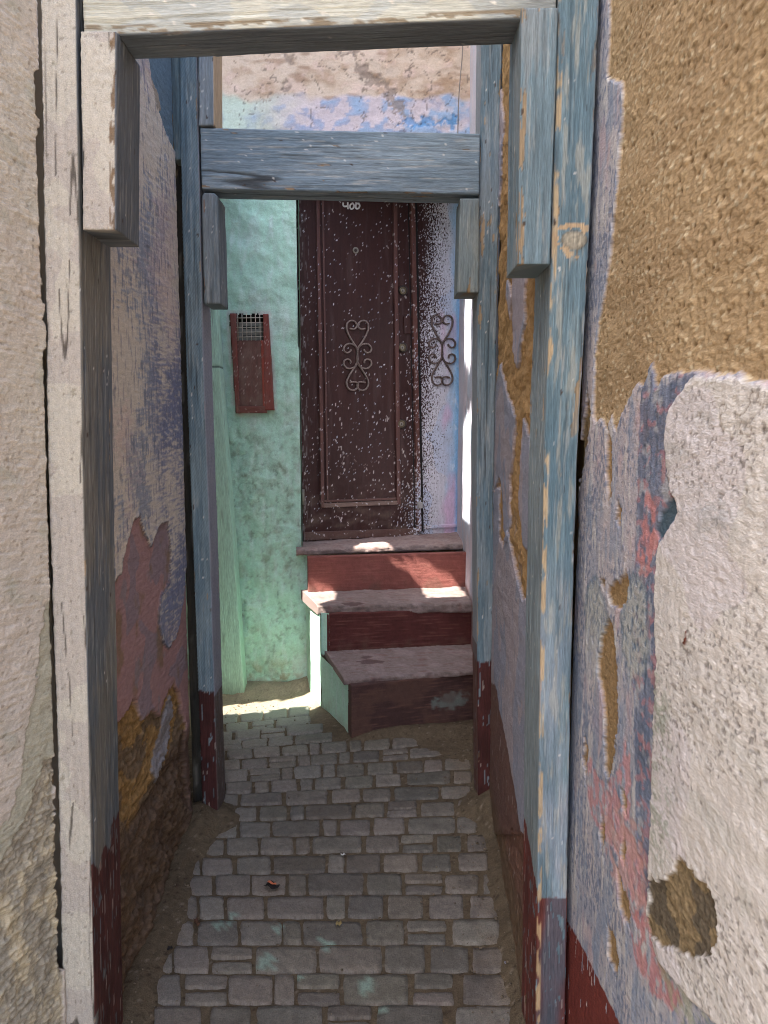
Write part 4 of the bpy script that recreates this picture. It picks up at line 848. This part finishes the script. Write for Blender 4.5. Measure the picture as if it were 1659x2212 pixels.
# padlock
pk = thing('padlock', 'small steel padlock hanging at the foot of the narrow leaf', 'padlock', tuple(dpx(908, 1096, .03)))
TL = dpx(903, 1085, .036); TRr = dpx(914, 1085, .036); BLl = dpx(904, 1098, .036); BRr = dpx(914, 1098, .036)
def steelp(B): B.fill(L(150, 148, 146)); B.scale(1 + .2 * fbm(B.s * 90, B.t * 60, 3, 671))
board('padlock_body', [[TL, TRr, TRr - dn * .016, TL - dn * .016], [BLl, BRr, BRr - dn * .016, BLl - dn * .016]], M_DOOR, pk, steelp, ds=.004, dl=.004, r=.003)
tube('shackle', [dpx(905.5, 1087, .028), dpx(905.5, 1079, .028), dpx(906.5, 1075, .028), dpx(908.5, 1073.5, .028), dpx(910.5, 1075, .028), dpx(911.5, 1079, .028), dpx(911.5, 1087, .028)], .0026, M_STEEL, pk, 8)
tube('hasp', [dpx(899, 1077, .004), dpx(906, 1077, .022), dpx(910, 1077, .022)], .0045, M_DKSTEEL, door, 6)

# ================================================================== COURT RIGHT WALL
cw = thing('plaster_wall', 'lavender wall closing the steps on the right, edge lit by sun', 'wall', (.5, 3.6, .3))
x0 = onY(1004, 900, dB[1])[0]
W = Panel((.470, dB[1] + .25), (.408, Y2 + .10), EYE - 1.6, EYE + 2.9, .02, .015, 1); u, v = W.u, W.v
n1 = fbm(u * 6, v * 4, 4, 681); W.fill(L(196, 192, 206)); W.paint(.6 * sstep(-.1, .4, n1), L(168, 196, 220)); W.paint(.5 * sstep(.1, .5, fbm(u * 9, v * 5, 3, 682)), L(210, 196, 200)); W.scale(1 + .08 * fbm(u * 40, v * 30, 3, 683)); W.h += .008 * n1
W.paint(.9 * sstep(zl - .16, zl - .22, W.z + .03 * n1), L(140, 90, 80))
W.build('wall_surface', M_PLASTER, cw)
M_CABLE = plain('old_cable', L(120, 112, 104), .6)
cb = tube('hanging_cable', [onY(x, y, YF - .06) for x, y in ((1002, -40), (1000, 90), (998, 130), (993, 180), (990, 230), (989, 285), (990, 400))], .003, M_CABLE); cb['label'] = 'thin grey cable hanging beside the upper wall at right'; cb['category'] = 'cable'

# ================================================================== GROUND
ground = None
gx = np.linspace(-1.9, .62, 300); gy = np.concatenate([np.linspace(.2, 1.4, 60)[:-1], np.linspace(1.4, 4.5, 390)])
X, Yg = np.meshgrid(gx, gy); S = Surf(X, Yg)
wl = np.interp(Yg, [0, Y1, Y2, Y2 + .1, 6], [-.8, xl0 + .02, xl1 + .02, -3, -3]); wr = np.interp(Yg, [0, Y1, Y2, 6], [.47, xr0, xr1, .47])
n1 = fbm(X * 7, Yg * 7, 4, 701); n2 = fbm(X * 45, Yg * 45, 3, 702); n3 = fbm(X * 22, Yg * 22, 4, 703)
mound = .034 * sstep(.075, -.02, X - wl + .05 * n1) + .030 * sstep(.06, -.02, wr - X + .05 * n1) * (Yg < Y2 + .05)
pA = onFloor(759, 1588)
mound = mound + .022 * sstep(.05, -.02, (A1[1] + .2 * (X - A1[0]) - Yg) + .04 * n1) * sstep(A1[0] - .05, A1[0] + .1, X) + .012 * sstep(.42, .1, np.hypot((X - .36) / .9, (Yg - 3.2) / .7) + .12 * n1)
mound = mound + .03 * sstep(.14, .03, np.hypot(X - xl1 - .05, Yg - Y2) + .08 * n1) + .03 * sstep(.11, .02, np.hypot(X - xr1 + .03, Yg - Y2) + .08 * n1)
mound = mound + .05 * sstep(.16, .02, YF - Yg + .06 * n1) * (X < -.2)
S.h = mound + .0035 * n1 + .0025 * n3 + .0012 * n2 - .0005
S.fill(L(96, 82, 62)); S.paint(.6 * sstep(-.2, .4, n1), L(82, 69, 53)); S.paint(.5 * sstep(.0, .4, n3), L(102, 88, 68)); S.scale(1 + .25 * n2)
d, k = worley(X * 60, Yg * 60, 704); S.paint((d < .25 * k) * (k > .9) * .6, L(136, 122, 104)); d, k = worley(X * 40, Yg * 40, 705); S.paint((d < .2 * k) * (k > .8) * .8, L(64, 50, 38))
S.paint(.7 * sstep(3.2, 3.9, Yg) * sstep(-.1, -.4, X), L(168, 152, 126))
GZ = lambda: None
Pg = np.stack([X, Yg, floor_z(X, Yg) + S.h], -1); i = np.arange(X.size).reshape(X.shape)
q = np.stack([i[:-1, :-1], i[:-1, 1:], i[1:, 1:], i[1:, :-1]], -1).reshape(-1, 4)
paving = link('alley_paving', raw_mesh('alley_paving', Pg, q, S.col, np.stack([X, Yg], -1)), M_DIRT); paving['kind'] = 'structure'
def dirt_z(x, y):
    a = np.searchsorted(gx, x); bq = np.searchsorted(gy, y); return Pg[min(bq, len(gy) - 1), min(a, len(gx) - 1), 2]
M_STONE = node_mat('cobble_stone', 0.82, .3, (260, 260), .32, .7, .003, (70, 70), .2)
# rows of setts: (y at x_ref, height, tilt, [spans]); d marks a pair of thin halves
ROWS = [
 (1250, 1372, 0, 700, "0-200 235-405 425-705 720-905d 925-1205 1255-1500"),
 (1118, 1245, 0, 700, "10-112 130-305d 310-495 500-585 595-775d 785-1058 1080-1245d 1285-1500"),
 (1000, 1112, 0, 700, "85-230 240-410d 420-680 685-950 960-1130 1150-1310 1325-1470"),
 (893, 993, -.003, 700, "30-165 180-350 360-535 540-612 618-868 882-1042 1055-1215d 1240-1440"),
 (790, 885, -.004, 700, "190-292 303-462 470-708 718-797 803-957 972-1122 1140-1285 1315-1450"),
 (702, 785, -.006, 700, "140-245 255-402 405-552 560-635 642-875 885-1032 1045-1200d 1210-1350 1370-1470"),
 (622, 696, -.018, 700, "200-330 345-490 495-715 725-792 800-942 955-1098 1112-1235 1265-1390"),
 (546, 613, -.015, 700, "190-292 303-437 442-582 592-650 660-865 880-1018 1030-1160d 1178-1280 1300-1400"),
 (475, 540, -.02, 700, "250-345 358-485 493-690 705-762 773-900 912-1043 1058-1255 1262-1340"),
 (410, 468, -.03, 740, "300-430 440-555 570-625 633-825 838-960 970-1095d 1110-1250 1262-1330"),
 (351, 403, -.035, 740, "290-350 360-535 548-725 740-858 868-985 1000-1185 1195-1320"),
 (297, 347, -.05, 720, "300-410 420-480 487-597 610-660 670-780 795-910 920-1030 1050-1235 1245-1320"),
 (247, 296, -.055, 720, "290-390 400-525d 530-578 583-697 704-755 762-875 887-998 1010-1118 1125-1200 1208-1320"),
 (199, 243, -.065, 720, "290-360 368-475 480-592d 600-648 655-765 772-817 830-937 950-1055d 1062-1200 1208-1320"),
 (155, 195, -.065, 720, "200-296 305-410 415-527 533-640 648-690 697-805 815-865 875-980 990-1100"),
 (138, 174, -.080, 420, "200-272 280-365d 367-471 477-579 588-745"),
 (101, 139, -.090, 390, "200-270 276-325 337-443 447-545d 552-706"),
 (67, 103, -.095, 400, "200-290 301-394 407-500d 508-652"),
 (24, 64, -.090, 400, "200-275 285-350 360-453 459-552 558-648"),
]
Zx = lambda z: 331.8 + z * .52
Zy = lambda z: 1526.3 + z * .52
green_spots = [(555, 1930, .022), (690, 2040, .02), (790, 2135, .03), (600, 2060, .02), (705, 2050, .016), (640, 2030, .014), (840, 2190, .02)]
gsp = [(onFloor(x, y), r) for x, y, r in [(600, 2010, .022), (575, 2080, .035), (690, 2035, .016), (708, 2050, .022), (793, 2135, .030), (610, 2095, .012), (475, 2000, .03), (822, 2188, .02), (648, 2118, .014), (505, 1985, .02)]]
cnt = 0
def sett(x0, x1, y0, y1, tilt, xr):
    global cnt
    jig = lambda a: random.uniform(-a, a)
    yy = lambda x, y: y + tilt * (x - xr)
    c = [(x0 + jig(3), yy(x0, y0) + jig(2)), (x1 + jig(3), yy(x1, y0) + jig(2)), (x1 + jig(3), yy(x1, y1) + jig(2)), (x0 + jig(3), yy(x0, y1) + jig(2))]
    Q = [onFloor(Zx(a), Zy(bq)) for a, bq in c]     # TL TR BR BL
    Q = np.array(Q)
    yc = Q[:, 1].mean(); lim_l = np.interp(yc, [Y1, Y2, Y2 + .1], [xl0, xl1, -3]) + .01; lim_r = np.interp(yc, [Y1, Y2, 6], [xr0, xr1, .47]) - .01
    Q[:, 0] = np.clip(Q[:, 0], lim_l, lim_r)
    if min(Q[1, 0] - Q[0, 0], Q[2, 0] - Q[3, 0]) < .02: return
    wid = np.linalg.norm(Q[1] - Q[0]); hei = np.linalg.norm(Q[3] - Q[0])
    nu, nv = (11, 7) if wid > .06 else (7, 6)
    ea = np.concatenate([[-1], np.linspace(-.97, .97, nu), [1]]); eb = np.concatenate([[-1], np.linspace(-.95, .95, nv), [1]])
    A, Bm = np.meshgrid(ea, eb); k1 = .05 * min(1, hei / wid + .3); k2 = .075
    a = A * (1 - k1 * np.abs(Bm)**5); bq = Bm * (1 - k2 * np.abs(A)**5)
    sx = (a + 1) / 2; sy = (bq + 1) / 2
    P = (Q[0] * ((1 - sx) * (1 - sy))[..., None] + Q[1] * (sx * (1 - sy))[..., None] + Q[2] * (sx * sy)[..., None] + Q[3] * ((1 - sx) * sy)[..., None])
    sd = random.randrange(1, 9999)
    e = np.maximum(np.abs(A), np.abs(Bm))
    edge = sstep(.8, 1.0, e)
    P[..., 0] += .004 * edge * fbm(P[..., 0] * 40, P[..., 1] * 40, 2, 811); P[..., 1] += .004 * edge * fbm(P[..., 0] * 40, P[..., 1] * 40, 2, 812)
    up = .0064 + random.uniform(-.0022, .0022)
    z = floor_z(P[..., 0], P[..., 1]) + up + .0016 * fbm(P[..., 0] * 30, P[..., 1] * 30, 3, 813) + .002 * jig(1) * A + .002 * jig(1) * Bm
    z = z - .0018 * sstep(.88, .985, e) - .022 * (e > .99)
    P[..., 2] = z
    nx, ny = P[..., 0], P[..., 1]
    col = np.ones(A.shape + (3,)) * L(102, 94, 83) * (1 + .28 * jig(1)); col = col * (1 + .05 * np.array([jig(1), 0, jig(1)]))
    col = col * (1 + .3 * fbm(nx * 25, ny * 25, 3, 814)[..., None] + .25 * fbm(nx * 90, ny * 90, 2, 824)[..., None])
    SS = Surf(nx, ny); SS.col = col
    pale = sstep(-.30, -.55, nx - .0 + .1 * fbm(nx * 12, ny * 12, 2, 815)) + sstep(.22, .38, nx + .12 * fbm(nx * 12, ny * 12, 2, 816))
    SS.paint(.4 * pale, L(128, 119, 108)); SS.paint(.25 * edge * sstep(-.3, .3, fbm(nx * 50, ny * 50, 2, 817)), L(160, 150, 138))
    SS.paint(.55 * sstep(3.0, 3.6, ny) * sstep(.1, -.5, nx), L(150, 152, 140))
    dust = sstep(.12, .0, (wr - X)[0, 0] * 0 + np.interp(ny, [Y1, Y2, 6], [xr0, xr1, .47]) - nx + .10 * fbm(nx * 14, ny * 14, 3, 818) - .10 * sstep(2.6, 3.0, ny)) + sstep(.10, .0, nx - np.interp(ny, [Y1, Y2, Y2 + .1], [xl0, xl1, -3]) + .12 * fbm(nx * 14, ny * 14, 3, 819))
    SS.paint(.7 * np.clip(dust, 0, 1), L(108, 92, 74)); dk = sstep(.1, .5, fbm(nx * 9, ny * 9, 3, 820)) * sstep(.0, .2, nx) * (ny < 2.6); SS.paint(.55 * dk, L(70, 64, 58))
    for p, r in gsp:
        dd_ = np.hypot(nx - p[0], ny - p[1]) / (r * .7) + 1.3 * fbm(nx * 60, ny * 60, 3, 821); SS.paint(sstep(1.1, .8, dd_) * .75, L(126, 152, 134))
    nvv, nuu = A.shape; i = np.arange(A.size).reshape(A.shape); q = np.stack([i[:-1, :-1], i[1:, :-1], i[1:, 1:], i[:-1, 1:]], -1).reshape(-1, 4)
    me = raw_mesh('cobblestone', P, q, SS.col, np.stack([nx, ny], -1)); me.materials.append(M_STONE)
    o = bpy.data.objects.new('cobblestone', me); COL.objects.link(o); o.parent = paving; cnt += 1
for (y0, y1, tilt, xr, spans) in ROWS:
    spl = spans.split(); a0 = int(spl[0].rstrip('d').split('-')[0]); a9 = int(spl[-1].rstrip('d').split('-')[1])
    w0 = 120 * (y1 - y0) / 70 + 20
    spl = ([f'{int(a0 - w0)}-{a0 - 9}'] if y0 > 250 else []) + spl + ([f'{a9 + 9}-{int(a9 + w0)}'] if 500 < y0 else [])
    for s in spl:
        dbl = s.endswith('d'); sg = -1 if s.startswith('-') else 1; a, bq = s.lstrip('-').rstrip('d').split('-', 1); a, bq = sg * int(a), int(bq)
        if dbl:
            m = (y0 + y1) / 2; g = (y1 - y0) * .06; sett(a, bq, y0, m - g, tilt, xr); sett(a, bq, m + g, y1, tilt, xr)
        else: sett(a, bq, y0, y1, tilt, xr)
# the ground that carries on under the houses and away down the street
me = bpy.data.meshes.new('ground'); me.from_pydata([(-80, -80, EYE - 2.3), (80, -80, EYE - 2.3), (80, 80, EYE - 2.3), (-80, 80, EYE - 2.3)], [], [[0, 1, 2, 3]])
gr = link('ground', me, plain('ground_earth', L(130, 112, 90), .95, .1, 0, .2, 3)); gr['kind'] = 'structure'
yb = np.linspace(-4, .25, 30); Xb, Yb = np.meshgrid(np.linspace(-1.9, .62, 24), yb); i = np.arange(Xb.size).reshape(Xb.shape)
q = np.stack([i[:-1, :-1], i[:-1, 1:], i[1:, 1:], i[1:, :-1]], -1).reshape(-1, 4)
al = link('street', raw_mesh('street', np.stack([Xb, Yb, floor_z(Xb, Yb) - .008 + .004 * fbm(Xb * 9, Yb * 9, 3, 5)], -1), q), plain('street_earth', L(128, 114, 98), .95, .1, 0, .25, 30)); al['kind'] = 'structure'

# ================================================================== SURROUNDING HOUSES (mostly above and beyond the frame)
M_WALLC = plain('lime_washed_wall', L(206, 188, 160), .95, .1, 0, .12, 4, .4)
M_WALLR = plain('tan_render', L(200, 166, 116), .95, .1, 0, .15, 6, .5)
def block(name, x0, x1, y0, y1, z0, z1, mat, label, lean=.02):
    bm = bmesh.new(); bmesh.ops.create_cube(bm, size=1)
    for vtx in bm.verts: vtx.co = Vector(((x0 + x1) / 2 + vtx.co.x * (x1 - x0), (y0 + y1) / 2 + vtx.co.y * (y1 - y0), (z0 + z1) / 2 + vtx.co.z * (z1 - z0)))
    bmesh.ops.bevel(bm, geom=bm.edges[:], offset=.03, segments=2, affect='EDGES')
    bmesh.ops.subdivide_edges(bm, edges=[e for e in bm.edges if e.calc_length() > .5], cuts=6, use_grid_fill=True)
    me = bpy.data.meshes.new(name); bm.to_mesh(me); bm.free(); o = link(name, me, mat); o['label'] = label; o['category'] = 'house'; return o
block('house', pL0[0] - 1.0, pL0[0] - .085, -.5, Y1 + .10, EYE - 2.4, EYE + 1.32, M_WALLC, 'cream lime-washed house along the near left side of the alley')
block('house', -1.75, min(xl0, xl1) - .065, Y1 + .11, Y2 - .03, EYE - 2.4, EYE + 1.36, M_WALLC, 'cream house behind the left passage wall')
block('house', pR0[0] + .055, 2.6, -.6, 5.2, EYE - 2.4, EYE + 2.0, M_WALLR, 'tall tan house along the right side of the alley')
block('house', -3.2, 1.2, YF + .75, 6.6, EYE - 2.4, EYE + 3.4, M_WALLC, 'house behind the metal door')

# sun masks: unseen pierced sheets added so sun falls only in chosen patches
def lit(pts, fn): return [fn(x, y) for x, y in pts]
onz = lambda z: (lambda x, y: onZ(x, y, z))
sBp = sB
pat = []
pat.append(lit([(761, 1184), (776, 1174), (835, 1171), (850, 1186)], onz(zl)) + [])
pat.append(lit([(838, 1214), (908, 1210), (989, 1266), (1009, 1288), (922, 1292), (908, 1268)], lambda x, y: (onP(x, y, A3, np.cross(B3 - A3, (0, 0, 1.0))) if y < 1266 else onZ(x, y, z2))))
pat.append(lit([(657, 1278), (724, 1276), (724, 1296), (684, 1304), (657, 1296)], onz(z2)))
pat.append([sB.o + sB.ax * a + np.array([0, 0, h]) for a, h in ((.03, .10), (sB.len * .72, .10), (sB.len * .72, z2 - sB.o[2]), (.0, z2 - sB.o[2]))])
pat.append(lit([(486, 1529), (560, 1522), (625, 1510), (684, 1492), (686, 1520), (667, 1527), (614, 1532), (560, 1537), (486, 1541)], lambda x, y: onFloor(x, y)))
cwn = W.n; cwo = W.o
def cwp(y, ypx):
    t = (y - cwo[1]) / W.ax[1]; p = cwo + W.ax * t; p[2] = onY(1008, ypx, y)[2]; return p
pat2 = [[cwp(4.0, 650), cwp(4.34, 640), cwp(4.34, 760), cwp(4.0, 780)], [cwp(3.95, 900), cwp(4.36, 935), cwp(4.36, 1140), cwp(3.95, 1150)]]
def project(poly, axis, val):
    out = []
    for p in poly:
        t = (val - p[axis]) / SUN[axis]; r = p + SUN * t; out.append(np.delete(r, axis))
    return np.array(out)
def hull(P):
    P = sorted(map(tuple, P)); 
    def half(Ps):
        h = []
        for p in Ps:
            while len(h) >= 2 and (h[-1][0] - h[-2][0]) * (p[1] - h[-2][1]) - (h[-1][1] - h[-2][1]) * (p[0] - h[-2][0]) <= 0: h.pop()
            h.append(p)
        return h[:-1]
    return np.array(half(P) + half(P[::-1]))
def screen(name, axis, val, lo, hi, step, polys, grow, mat, thick, label, cat):
    na = int((hi[0] - lo[0]) / step); nb_ = int((hi[1] - lo[1]) / step); ua = np.linspace(lo[0], hi[0], na + 1); ub = np.linspace(lo[1], hi[1], nb_ + 1)
    ca, cb_ = np.meshgrid((ua[1:] + ua[:-1]) / 2, (ub[1:] + ub[:-1]) / 2); hole = np.zeros(ca.shape, bool)
    for p in polys: hole |= sdf(ca, cb_, p, 0) > -grow
    A_, B_ = np.meshgrid(ua, ub); P = np.insert(np.stack([A_, B_], -1), axis, val, axis=-1)
    i = np.arange(A_.size).reshape(A_.shape); q = np.stack([i[:-1, :-1], i[:-1, 1:], i[1:, 1:], i[1:, :-1]], -1)[~hole]
    me = raw_mesh(name, P, q, smooth=False); o = link(name, me, mat); o['label'] = label; o['category'] = cat
    return o
M_MASK = plain('sun_mask_board', L(150, 128, 100), .9, .1, 0, .25, 12)
screen('sun_mask_near', 2, EYE + 1.42, (-2.38, 1.9), (-.76, YF - .02), .012, [project(p, 2, EYE + 1.42) for p in pat], .0, M_MASK, .01, 'added unseen sheet with holes that shape the sun on the steps', 'light mask')  # near mask, added out of view; holes cut back along the sun direction
screen('sun_mask_far', 0, -2.4, (-1.9, EYE - 2.3), (5.6, EYE + 7.2), .03, [project(p, 0, -2.4) for p in pat + pat2], .045, M_WALLC, .1, 'added unseen tall sheet that blocks the sun except through cut holes', 'wall')  # far mask, added out of view to keep sun off everything else

# ================================================================== SMALL THINGS ON THE PAVING
M_LEAF = plain('dry_leaf', L(84, 58, 40), .8, .2); M_FOIL = plain('orange_wrapper', L(196, 96, 40), .4, .5); M_CHAR = plain('black_scrap', L(40, 34, 32), .7, .3); M_PAPER = plain('white_paper', L(200, 198, 196), .8, .2)
def scrap(name, px, py, lx, ly, rot, mat, label, cat, seed, curl=.006, mat2=None):
    p = onFloor(px, py, .009); rnd = random.Random(seed); nu, nv = 7, 4; V = []; T = .0012
    for layer in (1, 0):
        for jv in range(nv):
            for iu in range(nu):
                a = iu / (nu - 1) - .5; bq = jv / (nv - 1) - .5; wd = ly * (1 - 1.2 * a * a)
                x = a * lx; y = bq * wd; z = .004 + curl * (4 * bq * bq + .8 * math.sin(a * 9 + seed)) * .5 + T * layer
                V.append((p[0] + x * math.cos(rot) - y * math.sin(rot), p[1] + x * math.sin(rot) + y * math.cos(rot), p[2] + z + (0 if layer else 0)))
    rj = [rnd.uniform(-.0015, .0015) for _ in range(nu * nv)]; V = [(x, y, z + rj[k % (nu * nv)]) for k, (x, y, z) in enumerate(V)]
    n = nu * nv; F = []
    for jv in range(nv - 1):
        for iu in range(nu - 1):
            a = jv * nu + iu; F.append([a, a + 1, a + nu + 1, a + nu]); F.append([n + a, n + a + nu, n + a + nu + 1, n + a + 1])
    ring = list(range(nu)) + [nu * k + nu - 1 for k in range(1, nv)] + [nu * (nv - 1) + k for k in range(nu - 2, -1, -1)] + [nu * k for k in range(nv - 2, 0, -1)]
    for k in range(len(ring)): a, c = ring[k], ring[(k + 1) % len(ring)]; F.append([a, n + a, n + c, c])
    me = bpy.data.meshes.new(name); me.from_pydata(V, [], F); me.update(); me.polygons.foreach_set('use_smooth', [True] * len(F))
    o = link(name, me, mat); 
    if label: o['label'] = label; o['category'] = cat
    return o
wr_ = scrap('wrapper', 587, 1918, .052, .026, -.5, M_CHAR, 'crumpled black and orange wrapper lying on a cobble', 'litter', 3, .012)
st_ = scrap('orange_stripe', 587, 1917, .034, .007, -.5, M_FOIL, None, None, 4, .004); st_.parent = wr_; st_.location = (0, 0, .010)
scrap('dry_leaf', 425, 1997, .034, .014, -1.0, M_LEAF, 'curled brown dry leaf on the dirt by the left wall', 'leaf', 5, .012)
scrap('paper_scrap', 741, 1849, .016, .008, .2, M_PAPER, 'tiny white paper scrap between two cobbles', 'litter', 6, .004)
scrap('plastic_scrap', 1098, 2083, .022, .010, .3, plain('grey_plastic', L(130, 134, 150), .4), 'grey plastic scrap on the dirt beside the right post', 'litter', 7, .006)
scrap('black_scrap', 367, 2052, .016, .012, .8, M_CHAR, 'small black scrap on the dirt at lower left', 'litter', 8, .006)
scrap('dry_leaf', 1112, 2102, .02, .014, .6, M_LEAF, 'brown dry leaf at the foot of the right red post', 'leaf', 9, .008)
scrap('straw_tuft', 732, 2000, .018, .015, .3, plain('dry_straw', L(150, 128, 70), .9), 'little tuft of yellow straw on a middle cobble', 'litter', 10, .008)
# loose grit in the dirt
rnd = random.Random(11); V = []; F = []
ico = bmesh.new(); bmesh.ops.create_icosphere(ico, subdivisions=1, radius=1); iv = [vv.co.copy() for vv in ico.verts]; iff = [[vv.index for vv in f.verts] for f in ico.faces]; ico.free()
for _ in range(900):
    y = rnd.uniform(1.4, 4.1); side = rnd.random()
    xl_, xr_ = float(np.interp(y, [Y1, Y2, Y2 + .1], [xl0, xl1, -.8])), float(np.interp(y, [Y1, Y2, 4], [xr0, xr1, .45]))
    if side < .35: x = xl_ + abs(rnd.gauss(.06, .09))
    elif side < .75: x = xr_ - abs(rnd.gauss(.04, .10))
    else: x = rnd.uniform(xl_, xr_)
    r = rnd.choice((.0015, .002, .0025, .003, .0045)); zz = max(dirt_z(x, y), float(floor_z(x, y)) + (.008 if .35 <= side else 0)); b0 = len(V)
    f1, f2, f3 = rnd.uniform(.7, 1.3), rnd.uniform(.7, 1.3), rnd.uniform(.5, .9)
    V += [(x + c.x * r * f1, y + c.y * r * f2, zz + r * .4 + c.z * r * f3) for c in iv]; F += [[b0 + k for k in f] for f in iff]
gt = link('grit', raw_mesh('grit', V, F), plain('grit_stone', L(104, 90, 72), .9, .2, 0, .7, 90)); gt['kind'] = 'stuff'; gt['label'] = 'loose grit scattered over the dirt and cobbles'
